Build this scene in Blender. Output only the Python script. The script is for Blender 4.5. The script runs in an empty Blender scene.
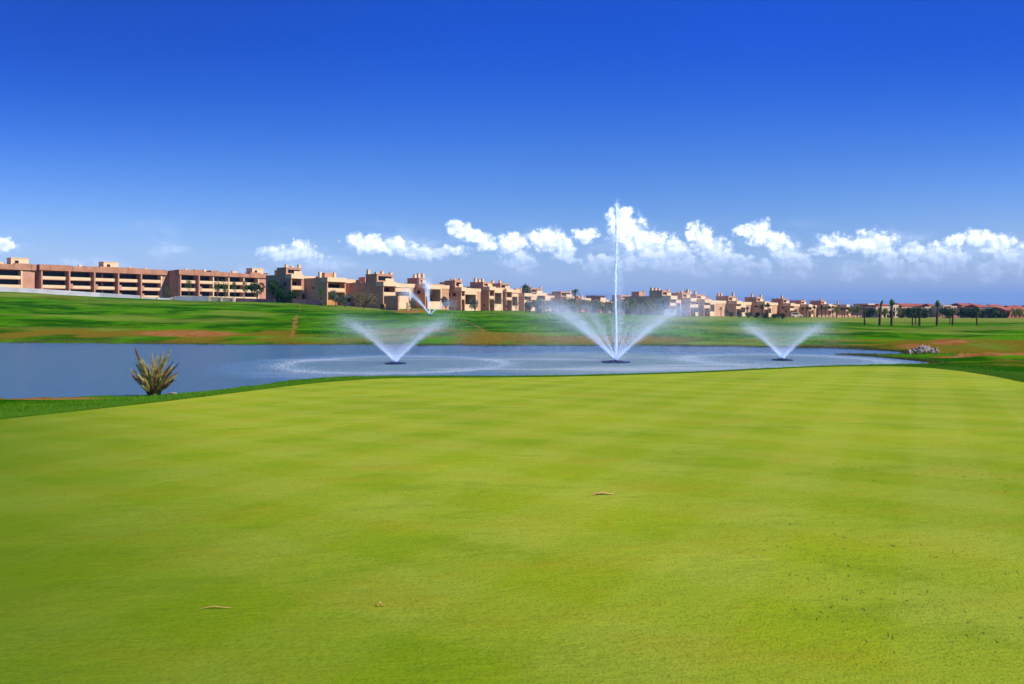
import bpy, math, random
import numpy as np
from mathutils import Vector, Matrix
random.seed(7); RNG = np.random.default_rng(11)
S = bpy.context.scene
COL = S.collection
F = 683.0; CX = 512.0; HY = 313.0; CH = 1.7; WL = -1.2
E = np.array([0.65, 0.76]); TH = math.atan2(0.76, 0.65)

# ------------------------------------------------------------------ helpers
def tag(o, label=None, cat=None, group=None, kind=None):
    if label: o['label'] = label
    if cat: o['category'] = cat
    if group: o['group'] = group
    if kind: o['kind'] = kind
    return o
def empty(name, loc, rz=0.0, sc=1.0):
    o = bpy.data.objects.new(name, None); COL.objects.link(o)
    o.location = loc; o.rotation_euler = (0, 0, rz); o.scale = (sc, sc, sc); o.empty_display_size = 0.5
    return o
def link_mesh(name, me, mat, parent=None):
    o = bpy.data.objects.new(name, me); COL.objects.link(o)
    if mat and not me.materials: me.materials.append(mat)
    if parent: o.parent = parent
    return o
class MB:
    def __init__(s): s.v = []; s.f = []
    def box(s, x0, x1, y0, y1, z0, z1):
        b = len(s.v)
        s.v += [(x0,y0,z0),(x1,y0,z0),(x1,y1,z0),(x0,y1,z0),(x0,y0,z1),(x1,y0,z1),(x1,y1,z1),(x0,y1,z1)]
        s.f += [tuple(b+i for i in q) for q in ((0,3,2,1),(4,5,6,7),(0,1,5,4),(1,2,6,5),(2,3,7,6),(3,0,4,7))]
        return s
    def tube(s, pts, rad, n=7, cap=True):
        b = len(s.v); P = [Vector(p) for p in pts]
        for i, p in enumerate(P):
            t = (P[min(i+1, len(P)-1)] - P[max(i-1, 0)]).normalized()
            a = t.cross(Vector((0.31, 0.95, 0.05))).normalized(); c = t.cross(a)
            r = rad[i] if hasattr(rad, '__len__') else rad
            for k in range(n):
                w = 2*math.pi*k/n
                q = p + (a*math.cos(w) + c*math.sin(w))*r
                s.v.append(tuple(q))
        for i in range(len(P)-1):
            for k in range(n):
                k2 = (k+1) % n
                s.f.append((b+i*n+k, b+i*n+k2, b+(i+1)*n+k2, b+(i+1)*n+k))
        if cap:
            s.f.append(tuple(b+k for k in reversed(range(n)))); s.f.append(tuple(b+(len(P)-1)*n+k for k in range(n)))
        return s
    def tri(s, a, b, c):
        i = len(s.v); s.v += [tuple(a), tuple(b), tuple(c)]; s.f.append((i, i+1, i+2)); return s
    def quad(s, a, b, c, d):
        i = len(s.v); s.v += [tuple(a), tuple(b), tuple(c), tuple(d)]; s.f.append((i, i+1, i+2, i+3)); return s
    def mesh(s, name, mat, smooth=False):
        me = bpy.data.meshes.new(name); me.from_pydata(s.v, [], s.f)
        if mat: me.materials.append(mat)
        if smooth: me.polygons.foreach_set('use_smooth', [True]*len(me.polygons))
        me.update(); return me
    def build(s, name, mat, parent=None, smooth=False):
        return link_mesh(name, s.mesh(name, mat, smooth), mat, parent)
def np_mesh(name, V, Fc, mat, smooth=False):
    """V (n,3) ; Fc (m,k) int array"""
    me = bpy.data.meshes.new(name)
    V = np.ascontiguousarray(V, dtype=np.float32); Fc = np.ascontiguousarray(Fc, dtype=np.int32)
    m, k = Fc.shape
    me.vertices.add(len(V)); me.vertices.foreach_set('co', V.ravel())
    me.loops.add(m*k); me.loops.foreach_set('vertex_index', Fc.ravel())
    me.polygons.add(m); me.polygons.foreach_set('loop_start', np.arange(0, m*k, k, dtype=np.int32))
    if smooth: me.polygons.foreach_set('use_smooth', np.ones(m, dtype=bool))
    if mat: me.materials.append(mat)
    me.update(calc_edges=True); me.validate()
    return me
def pix(u, v, z=None, Y=None):
    """world point of an image-plane direction at a given height or depth"""
    if Y is None: Y = (CH - z)*F/(v - HY)
    return np.array([Y*(u-CX)/F, Y, CH - (v-HY)/F*Y])

# ------------------------------------------------------------------ materials
class N:
    def __init__(s, nt): s.nt = nt; s.n = nt.nodes; s.l = nt.links
    def new(s, t, **k):
        n = s.n.new(t)
        for a, b in k.items():
            setattr(n, a, b)
        return n
    def put(s, sock, v):
        if isinstance(v, bpy.types.NodeSocket): s.l.new(v, sock)
        elif v is not None: sock.default_value = v
    def math(s, op, a, b=None, c=None, clamp=False):
        n = s.new('ShaderNodeMath', operation=op, use_clamp=clamp)
        s.put(n.inputs[0], a)
        if b is not None: s.put(n.inputs[1], b)
        if c is not None: s.put(n.inputs[2], c)
        return n.outputs[0]
    def vmath(s, op, a, b=None, c=None):
        n = s.new('ShaderNodeVectorMath', operation=op)
        s.put(n.inputs[0], a)
        if b is not None: s.put(n.inputs[1], b)
        if c is not None: s.put(n.inputs[2], c)
        return n.outputs['Value'] if op in ('DOT_PRODUCT', 'LENGTH', 'DISTANCE') else n.outputs[0]
    def noise(s, vec, scale, detail=3, rough=0.55, dim='3D'):
        n = s.new('ShaderNodeTexNoise', noise_dimensions=dim)
        if vec is not None: s.put(n.inputs['Vector'], vec)
        n.inputs['Scale'].default_value = scale; n.inputs['Detail'].default_value = detail; n.inputs['Roughness'].default_value = rough
        return n.outputs['Fac']
    def ss(s, v, a, b, lo=0.0, hi=1.0):
        n = s.new('ShaderNodeMapRange', interpolation_type='SMOOTHSTEP')
        s.put(n.inputs[0], v)
        for i, x in enumerate((a, b, lo, hi)): n.inputs[i+1].default_value = x
        return n.outputs[0]
    def mix(s, f, a, b, mode='MIX'):
        n = s.new('ShaderNodeMix', data_type='RGBA', blend_type=mode)
        s.put(n.inputs[0], f)
        for sk, v in ((n.inputs[6], a), (n.inputs[7], b)):
            s.put(sk, (tuple(v)+(1,)) if isinstance(v, (tuple, list)) and len(v) == 3 else v)
        return n.outputs[2]
    def bump(s, h, dist, strength=1.0, nrm=None):
        n = s.new('ShaderNodeBump'); s.put(n.inputs['Height'], h)
        n.inputs['Distance'].default_value = dist; n.inputs['Strength'].default_value = strength
        if nrm is not None: s.put(n.inputs['Normal'], nrm)
        return n.outputs[0]
    def attr(s, name):
        n = s.new('ShaderNodeAttribute', attribute_name=name); return n
def new_mat(name):
    m = bpy.data.materials.new(name); m.use_nodes = True
    t = N(m.node_tree); b = m.node_tree.nodes['Principled BSDF']
    b.inputs['Roughness'].default_value = 0.85
    b.inputs['Specular IOR Level'].default_value = 0.2
    return m, t, b
def wall_mat(name, c1, c2, scale=0.35, rough=0.9, bump=0.01):
    m, t, b = new_mat(name)
    tc = t.new('ShaderNodeTexCoord').outputs['Object']
    n = t.noise(tc, scale, 5, 0.6); n2 = t.noise(tc, scale*9, 3, 0.6)
    f = t.ss(n, 0.35, 0.65); c = t.mix(f, c1, c2)
    c = t.mix(t.math('MULTIPLY', t.ss(n2, 0.5, 0.75), 0.35), c, tuple(x*0.72 for x in c1))
    t.put(b.inputs['Base Color'], c); b.inputs['Roughness'].default_value = rough
    t.put(b.inputs['Normal'], t.bump(n2, bump))
    return m
def leaf_mat(name, c1, c2, trans=0.3):
    m, t, b = new_mat(name)
    g = t.new('ShaderNodeNewGeometry'); oi = t.new('ShaderNodeObjectInfo')
    f = t.math('ADD', t.math('MULTIPLY', g.outputs['Random Per Island'], 0.7), t.math('MULTIPLY', oi.outputs['Random'], 0.3))
    c = t.mix(f, c1, c2); t.put(b.inputs['Base Color'], c); b.inputs['Roughness'].default_value = 0.6
    tr = t.new('ShaderNodeBsdfTranslucent'); t.put(tr.inputs[0], c)
    ms = t.new('ShaderNodeMixShader'); ms.inputs[0].default_value = trans
    t.l.new(b.outputs[0], ms.inputs[1]); t.l.new(tr.outputs[0], ms.inputs[2])
    t.l.new(ms.outputs[0], m.node_tree.nodes['Material Output'].inputs[0])
    return m
M = {}
M['salmon'] = wall_mat('salmon_render', (0.50, 0.24, 0.15), (0.58, 0.30, 0.19))
M['terra'] = wall_mat('terracotta_render', (0.40, 0.185, 0.105), (0.50, 0.25, 0.15), 0.5)
M['brown'] = wall_mat('brown_render', (0.50, 0.26, 0.145), (0.60, 0.34, 0.20), 0.25)
M['brown2'] = wall_mat('tan_render', (0.57, 0.31, 0.165), (0.66, 0.38, 0.21), 0.25)
M['cream'] = wall_mat('cream_render', (0.74, 0.51, 0.28), (0.80, 0.58, 0.35))
M['pale'] = wall_mat('pale_render', (0.62, 0.46, 0.31), (0.70, 0.54, 0.38))
M['ochre'] = wall_mat('ochre_render', (0.50, 0.22, 0.06), (0.58, 0.28, 0.09))
M['maroon'] = wall_mat('maroon_screen', (0.10, 0.02, 0.02), (0.14, 0.03, 0.03))
M['purple'] = wall_mat('mauve_fence', (0.16, 0.09, 0.11), (0.22, 0.13, 0.15), 0.8)
M['greywall'] = wall_mat('pale_grey_wall', (0.46, 0.45, 0.46), (0.58, 0.56, 0.56), 0.3)
M['redroof'] = wall_mat('red_tile', (0.33, 0.08, 0.05), (0.42, 0.12, 0.07), 1.2)
M['bark'] = wall_mat('bark', (0.10, 0.06, 0.035), (0.17, 0.11, 0.065), 3.0)
M['palmbark'] = wall_mat('palm_bark', (0.09, 0.05, 0.03), (0.16, 0.09, 0.05), 5.0, 0.95, 0.04)
M['rock'] = wall_mat('pale_rock', (0.42, 0.33, 0.27), (0.55, 0.46, 0.38), 1.2, 0.9, 0.05)
M['float'] = wall_mat('dark_blue_plastic', (0.01, 0.02, 0.07), (0.015, 0.03, 0.10), 2.0, 0.4)
m, t, b = new_mat('dark_glass'); b.inputs['Base Color'].default_value = (0.012, 0.012, 0.016, 1); b.inputs['Roughness'].default_value = 0.25; M['glass'] = m
M['leaf_dark'] = leaf_mat('leaf_dark', (0.012, 0.045, 0.012), (0.035, 0.10, 0.02))
M['leaf_mid'] = leaf_mat('leaf_mid', (0.07, 0.12, 0.02), (0.15, 0.21, 0.035))
M['leaf_yel'] = leaf_mat('leaf_yellow', (0.14, 0.17, 0.02), (0.27, 0.28, 0.04))
M['leaf_grey'] = leaf_mat('leaf_grey', (0.09, 0.12, 0.085), (0.17, 0.20, 0.14))
M['leaf_dry'] = leaf_mat('leaf_dry', (0.16, 0.11, 0.05), (0.26, 0.21, 0.10))
M['leaf_palm'] = leaf_mat('leaf_palm', (0.03, 0.06, 0.02), (0.08, 0.12, 0.04))
M['frond_ochre'] = leaf_mat('frond_ochre', (0.46, 0.33, 0.09), (0.78, 0.66, 0.28), 0.3)
M['frond_green'] = leaf_mat('frond_green', (0.24, 0.25, 0.06), (0.55, 0.52, 0.20), 0.25)
M['frond_red'] = leaf_mat('frond_red', (0.16, 0.07, 0.035), (0.36, 0.19, 0.09), 0.2)
M['blade'] = leaf_mat('grass_blade', (0.05, 0.19, 0.003), (0.15, 0.34, 0.008), 0.35)
M['straw'] = wall_mat('dry_straw', (0.75, 0.36, 0.12), (0.85, 0.52, 0.24), 12)
# water drops
m = bpy.data.materials.new('water_drops'); m.use_nodes = True; t = N(m.node_tree)
b = m.node_tree.nodes['Principled BSDF']; b.inputs['Base Color'].default_value = (0.62, 0.68, 0.74, 1); b.inputs['Roughness'].default_value = 0.5
tr = t.new('ShaderNodeBsdfTranslucent'); tr.inputs[0].default_value = (0.62, 0.68, 0.74, 1)
ms = t.new('ShaderNodeAddShader')
t.l.new(b.outputs[0], ms.inputs[0]); t.l.new(tr.outputs[0], ms.inputs[1])
tp = t.new('ShaderNodeBsdfTransparent'); m2 = t.new('ShaderNodeMixShader'); m2.inputs[0].default_value = 0.62
t.l.new(ms.outputs[0], m2.inputs[1]); t.l.new(tp.outputs[0], m2.inputs[2]); t.l.new(m2.outputs[0], m.node_tree.nodes['Material Output'].inputs[0])
M['drops'] = m

# ------------------------------------------------------------------ terrain
def catmull(P, k=6):
    P = np.array(P, float); n = len(P); out = []
    for i in range(n-1):
        p0 = P[max(i-1, 0)]; p1 = P[i]; p2 = P[i+1]; p3 = P[min(i+2, n-1)]
        for j in range(k):
            t = j/k
            out.append(0.5*((2*p1)+(-p0+p2)*t+(2*p0-5*p1+4*p2-p3)*t*t+(-p0+3*p1-3*p2+p3)*t**3))
    out.append(P[-1]); return np.array(out)
near_shore = [(-500,400),(-200,399),(0,397.5),(100,396),(180,393),(250,385.5),(320,377.7),(400,375.7),(512,375.7),(600,374.6),(700,371),(760,368.2),(830,365.3),(880,364),(932,362.7)]
spit = [(932,362.7),(905,359.8),(880,357.3),(860,356),(845,355.1),(834,354.4),(850,353.9),(880,354.1),(906,353.6)]
far_shore = [(906,353.6),(904,352),(880,350.6),(850,349.2),(800,348),(740,347),(680,346.3),(600,346.2),(500,346),(400,345.6),(300,345.2),(200,344.6),(100,343.6),(0,343),(-200,342.5),(-500,342)]
def wl(P): return np.array([pix(u, v, z=WL)[:2] for u, v in P])
rip = lambda A, s, k: A + np.stack([RNG.normal(0, s, len(A)), RNG.normal(0, s*1.6, len(A))], 1)*(1 if k else 0)
POND = np.concatenate([rip(catmull(wl(near_shore), 8), 0.09, 1)[:-1], catmull(wl(spit), 4)[:-1], rip(catmull(wl(far_shore), 10), 0.22, 1)])
def gplane(Y): return -0.025*np.maximum(np.asarray(Y, float)-3.0, -3.0)
def gpix(u, v):
    Y = (CH-0.075)/((v-HY)/F-0.025); return (Y*(u-CX)/F, Y)
ge = [(-500,492),(-200,446),(0,420),(100,409),(200,397.5),(300,385),(350,380.5),(400,378.3),(512,377.5),(600,376),(700,372.8),(760,369.9),(830,366.9),(900,366.6),(950,370),(1000,377.5),(1024,382.5),(1100,396),(1300,430)]
GREEN = np.array(list(catmull([gpix(u, v) for u, v in ge], 8)) + [(13.5,5),(12.5,-4),(8,-10),(-4,-11),(-10,-8),(-11.5,-2)])
def poly_sd(X, Y, P):
    """signed distance (negative inside) and closest point"""
    best = np.full(X.shape, 1e18); cx = np.zeros(X.shape); cy = np.zeros(X.shape); ins = np.zeros(X.shape, bool)
    n = len(P)
    for i in range(n):
        ax, ay = P[i]; bx, by = P[(i+1) % n]; dx, dy = bx-ax, by-ay; L = dx*dx+dy*dy
        if L < 1e-12: continue
        t = np.clip(((X-ax)*dx+(Y-ay)*dy)/L, 0, 1); qx = ax+t*dx; qy = ay+t*dy
        d = (X-qx)**2+(Y-qy)**2; m = d < best
        best = np.where(m, d, best); cx = np.where(m, qx, cx); cy = np.where(m, qy, cy)
        if abs(dy) > 1e-12:
            c = ((ay > Y) != (by > Y)) & (X < dx*(Y-ay)/dy+ax); ins ^= c
    d = np.sqrt(best); return np.where(ins, -d, d), cx, cy
TU = np.array([-600, -200, 0, 100, 200, 300, 400, 500, 600, 700, 800, 900, 1024, 1300, 1700], float)
TY = np.array([30, 40, 50, 62, 75, 90, 110, 135, 165, 200, 260, 400, 700], float)
TV = np.array([   # apparent image row of the ground surface at that depth
 [367,359,352,345, 331,318,306,297,289,287,290,302,309],
 [367,359,352,345, 331,318,306,297,289,287,290,302,309],
 [367,359,352,345, 332,320,309,300,293.2,291.5,293,303,309],
 [367,359,352,345, 333,323,313.5,306,300,297.4,297.5,303,309],
 [367,359,352,345.3,334,325,316.5,309.5,304.4,302,301.5,304.5,310],
 [367,359,352,345.5,335,326,317.7,311,306.3,304,303.3,305.5,310],
 [367,359,352,346,336,327.5,320,314.3,310.8,308.8,307.8,308.5,311],
 [367,359,352,346,337.5,329.5,322.5,317.4,313.7,311.8,310.6,310.2,312],
 [367,359,352,346,338,331,324.5,319.6,316.4,314.6,313,312.2,313],
 [367.5,359,352,346,339,332,326,322,319.4,317.8,316.5,314.5,314],
 [368,359.5,352,346,339.5,333,328,324.3,321.6,319.8,318,316,315],
 [368,359.5,352,346,340,334.5,329.5,325.8,323.2,321,318.6,317,315.5],
 [368,359.5,352,345,339.5,334,329.5,325.8,323,321,318.8,317.3,315.5],
 [368,359.5,352,345,339.5,334,329.5,325.8,323,321,318.8,317.3,315.5],
 [368,359.5,352,345,339.5,334,329.5,325.8,323,321,318.8,317.3,315.5]])
def vnoise(X, Y, sc, seed):
    r = np.random.default_rng(seed); G = r.random((64, 64))
    x = X/sc; y = Y/sc; xi = np.floor(x).astype(int); yi = np.floor(y).astype(int); fx = x-xi; fy = y-yi
    fx = fx*fx*(3-2*fx); fy = fy*fy*(3-2*fy); g = lambda a, b: G[a % 64, b % 64]
    return (g(xi,yi)*(1-fx)+g(xi+1,yi)*fx)*(1-fy)+(g(xi,yi+1)*(1-fx)+g(xi+1,yi+1)*fx)*fy - 0.5
def sstep(x, a, b):
    t = np.clip((x-a)/(b-a), 0, 1); return t*t*(3-2*t)
SPR = pix(430, 315.6, Y=128)          # far sprinkler pool
def terrain(X, Y, full=False):
    X = np.asarray(X, float); Y = np.asarray(Y, float)
    dP, _, _ = poly_sd(X, Y, POND); dG, gx, gy = poly_sd(X, Y, GREEN)
    Yc = np.maximum(Y, 20.0)
    u = np.clip(CX+F*X/Yc, TU[0], TU[-1]-1e-3); yc = np.clip(Yc, TY[0], TY[-1]-1e-3)
    i = np.clip(np.searchsorted(TU, u, 'right')-1, 0, len(TU)-2); j = np.clip(np.searchsorted(TY, yc, 'right')-1, 0, len(TY)-2)
    fu = (u-TU[i])/(TU[i+1]-TU[i]); fu = fu*fu*(3-2*fu)*0.5+fu*0.5; fy = (yc-TY[j])/(TY[j+1]-TY[j])
    ZT = CH-(TV-HY)/F*TY[None, :]
    zt = (ZT[i,j]*(1-fu)+ZT[i+1,j]*fu)*(1-fy)+(ZT[i,j+1]*(1-fu)+ZT[i+1,j+1]*fu)*fy
    und = vnoise(X, Y, 23, 1)*1.4+vnoise(X, Y, 9, 2)*0.35+vnoise(X, Y*1.0, 3.5, 3)*0.10
    zt = zt+und*sstep(Y, 62, 100)*np.clip(1.2-Y/400, 0.3, 1)
    # small rise right of the pond
    zt = zt+1.05*np.exp(-(((X-43)/11)**2+((Y-57)/5.5)**2))+0.35*np.exp(-(((X-30)/5)**2+((Y-43)/3)**2))
    # flat pool of the far sprinkler
    r2 = ((X-SPR[0])/7.5)**2+((Y-SPR[1])/7.5)**2; k = np.exp(-r2**2); zt = zt*(1-k)+SPR[2]*k
    dp = np.maximum(dP, 0)
    zfar = WL+(zt-WL)*np.minimum(1, dp/5.0)**0.75
    w = np.maximum(dG, 0)/(np.maximum(dG, 0)+dp+1e-6)
    zn = gplane(gy)*(1-w**0.85)+WL*w**0.85 + vnoise(X, Y, 1.7, 5)*0.05*np.minimum(1, np.maximum(dG, 0)/0.8)*np.minimum(1, dp/0.8)
    zn = np.where(dG < 0, gplane(Y), zn)
    s = sstep(Y, 33, 47); z = zn*(1-s)+zfar*s
    R = np.hypot(X, Y); q = sstep(R, 500, 1100); z = z*(1-q)+(-2.0)*q
    z = np.where(dP < 0, WL-np.minimum(1.2, -dP*0.35)-0.01, z)
    if full: return z, dP, dG
    return z
def gz(x, y): return float(terrain(np.array([x]), np.array([y]))[0])
def ell(u, v, cu, cv, ru, rv, p=2): return np.exp(-(((u-cu)/ru)**2+((v-cv)/rv)**2)**(p/2))
def seg(u, v, a, b, w):
    dx, dy = b[0]-a[0], b[1]-a[1]; t = np.clip(((u-a[0])*dx+(v-a[1])*dy)/(dx*dx+dy*dy), 0, 1)
    d = np.hypot(u-a[0]-t*dx, v-a[1]-t*dy); return np.exp(-(d/w)**4)

def build_ground():
    az = np.concatenate([np.arange(-52, 52, 0.25), np.arange(52, 308, 4.0)])*math.pi/180
    rr = [0.4]
    while rr[-1] < 15000: rr.append(rr[-1]*(1.022 if rr[-1] < 500 else 1.06))
    rr = np.array(rr); na, nr = len(az), len(rr)
    A, R = np.meshgrid(az, rr); X = R*np.sin(A); Y = R*np.cos(A)
    z, dP, dG = terrain(X.ravel(), Y.ravel(), True)
    X = X.ravel(); Y = Y.ravel()
    V = np.stack([X, Y, z], 1); V = np.vstack([[0, 0, 0.075], V]); V[0, 2] = gplane(0)
    a = np.arange(na); r = np.arange(nr-1)
    AA, RR = np.meshgrid(a, r); i0 = 1+RR*na+AA; i1 = 1+RR*na+(AA+1) % na
    Fq = np.stack([i0, i0+na, i1+na, i1], -1).reshape(-1, 4)
    me = np_mesh('ground', V, Fq, None, True)
    # soil / vegetation masks: where bare earth, dry grass and lush lawn lie on the land
    Yc = np.maximum(Y, 1); u = CX+F*X/Yc; v = HY-(z-CH)*F/Yc
    nz = vnoise(X, Y, 4, 21)+vnoise(X, Y, 11, 22); nf = vnoise(X, Y, 1.6, 23)
    far = sstep(Y, 35, 48)
    soil = np.zeros_like(X)
    soil = np.maximum(soil, ell(u, v+nf*2, 185, 333.5, 58, 3.6, 3)*0.95)
    soil = np.maximum(soil, ell(u, v, 60, 337, 60, 3.5)*0.35)
    soil = np.maximum(soil, seg(u+nf*2, v, (300, 305), (297, 317), 1.6)*0.55)
    soil = np.maximum(soil, seg(u+nf*4, v, (297, 317), (292, 335), 3.2)*0.62)
    soil = np.maximum(soil, seg(u, v, (448, 314), (478, 327), 1.3)*0.5)
    soil = np.maximum(soil, seg(u+nf*6, v, (478, 327), (500, 341), 2.2)*0.55)
    soil = np.maximum(soil, ell(u, v, 412, 311.5, 24, 1.8, 3)*0.8)
    soil = np.maximum(soil, ell(u, v, 380, 333, 40, 3, 3)*0.5)
    soil = np.maximum(soil, ell(u+nf*6, v, 950, 342, 22, 3.6, 3)*0.95*far)
    soil = np.maximum(soil, ell(u, v, 915, 346, 22, 3.0, 3)*0.8*far)
    soil = np.maximum(soil, ell(u+nf*9, v+nf*2, 950, 356.8, 28, 1.9, 3)*0.8)
    soil = np.maximum(soil, seg(u, v+nf, (960, 354), (1060, 353.6), 1.4)*0.9)
    soil = np.maximum(soil, ell(u, v, 1010, 362, 30, 5, 3)*(0.35+nf*0.7))
    soil = np.maximum(soil, ell(u, v, 50, 398.5, 75, 1.6, 3)*0.9)
    dry = np.zeros_like(X)
    bot = np.interp(u, [0, 150, 400, 700, 900], [344, 344, 345, 346, 349])
    top = np.interp(u, [-100, 0, 200, 300, 420, 520, 640, 760, 900], [325, 326, 327, 328, 324, 331, 334, 336, 337])
    dry = np.maximum(dry, sstep(v, top-1+nz*5, top+3+nz*5)*far*np.clip(0.42+1.1*nz, 0, 1)*np.where(v < bot+4, 1, 0))
    dry = np.maximum(dry, ell(u, v, 600, 340, 110, 5, 3)*0.85*far)
    dry = np.maximum(dry, ell(u, v, 1000, 362, 45, 8, 3)*(0.45+nz*0.8))
    dry = np.maximum(dry, ell(u, v, 60, 297.5, 40, 1.5)*0.6)
    dry = np.maximum(dry, seg(u, v, (170, 302.6), (420, 308), 1.0)*0.3)
    lime = np.zeros_like(X)
    lime = np.maximum(lime, ell(u, v, 385, 308, 62, 2.6, 3))
    lime = np.maximum(lime, ell(u, v, 700, 318.5, 55, 3.4, 3)*0.9)
    lime = np.maximum(lime, sstep(u, 760, 800)*sstep(v, 323.3, 321.2)*far*0.9)
    lime = np.maximum(lime, ell(u, v, 1000, 343, 60, 6, 3)*0.22*far)
    lime = np.maximum(lime, ell(u, v, 20, 295, 60, 2.2, 3)*0.8)
    lime = np.maximum(lime, ell(u, v, 130, 302, 60, 1.6, 3)*0.5)
    lime = np.maximum(lime, np.clip(sstep(vnoise(X, Y*2.2, 16, 31)+vnoise(X, Y, 5, 32)*0.4, 0.10, 0.32), 0, 1)*0.55*far)
    desert = sstep(np.hypot(X, Y), 230, 330)*sstep(-(v-HY), -8, 2)
    desert = np.maximum(desert, sstep(np.hypot(X, Y), 420, 700))
    for nm, arr in (('soil', soil), ('dry', dry), ('lime', lime), ('desert', desert)):
        at = me.attributes.new(nm, 'FLOAT', 'POINT'); at.data.foreach_set('value', np.concatenate([[0], np.clip(arr, 0, 1)]).astype(np.float32))
    m, t, b = new_mat('ground_grass')
    P = t.new('ShaderNodeNewGeometry').outputs['Position']
    st = t.vmath('MULTIPLY', P, (1.0, 1.0, 0.0))
    n1 = t.noise(st, 0.10, 4, 0.6); n2 = t.noise(st, 0.7, 4, 0.65); n3 = t.noise(st, 6, 3, 0.7)
    n4 = t.noise(t.vmath('MULTIPLY', P, (0.35, 1.0, 0)), 0.45, 4, 0.6)
    g = t.mix(t.ss(n1, 0.42, 0.60), (0.012, 0.085, 0.001), (0.062, 0.225, 0.002))
    g = t.mix(t.math('MULTIPLY', t.ss(n4, 0.5, 0.66), 0.6), g, (0.13, 0.215, 0.005))
    g = t.mix(t.math('MULTIPLY', t.ss(n2, 0.56, 0.72), 0.45), g, (0.02, 0.07, 0.004))
    g = t.mix(t.math('MULTIPLY', t.ss(t.noise(st, 2.2, 5, 0.8), 0.52, 0.66), 0.45), g, (0.010, 0.06, 0.001))
    lm = t.attr('lime').outputs['Fac']; g = t.mix(lm, g, t.mix(t.ss(n2, 0.4, 0.6), (0.17, 0.235, 0.022), (0.24, 0.27, 0.05)))
    dr = t.attr('dry').outputs['Fac']
    drf = t.ss(t.math('ADD', dr, t.math('MULTIPLY', t.math('SUBTRACT', n2, 0.5), 1.1)), 0.2, 0.75)
    g = t.mix(drf, g, t.mix(t.ss(n3, 0.4, 0.6), (0.215, 0.125, 0.012), (0.135, 0.135, 0.008)))
    so = t.attr('soil').outputs['Fac']
    sof = t.ss(t.math('ADD', so, t.math('MULTIPLY', t.math('SUBTRACT', n3, 0.5), 0.7)), 0.3, 0.7)
    g = t.mix(sof, g, t.mix(t.ss(n2, 0.4, 0.62), (0.27, 0.10, 0.022), (0.34, 0.17, 0.05)))
    ds = t.attr('desert').outputs['Fac']; g = t.mix(ds, g, t.mix(t.ss(n1, 0.4, 0.6), (0.30, 0.20, 0.12), (0.20, 0.17, 0.09)))
    t.put(b.inputs['Base Color'], g); b.inputs['Roughness'].default_value = 0.9; b.inputs['Specular IOR Level'].default_value = 0.0
    bm = t.math('ADD', t.math('MULTIPLY', n2, 0.6), t.math('MULTIPLY', n3, 0.12)); t.put(b.inputs['Normal'], t.bump(bm, 0.35))
    me.materials.append(m)
    tag(link_mesh('ground', me, m), kind='structure')
build_ground()

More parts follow.
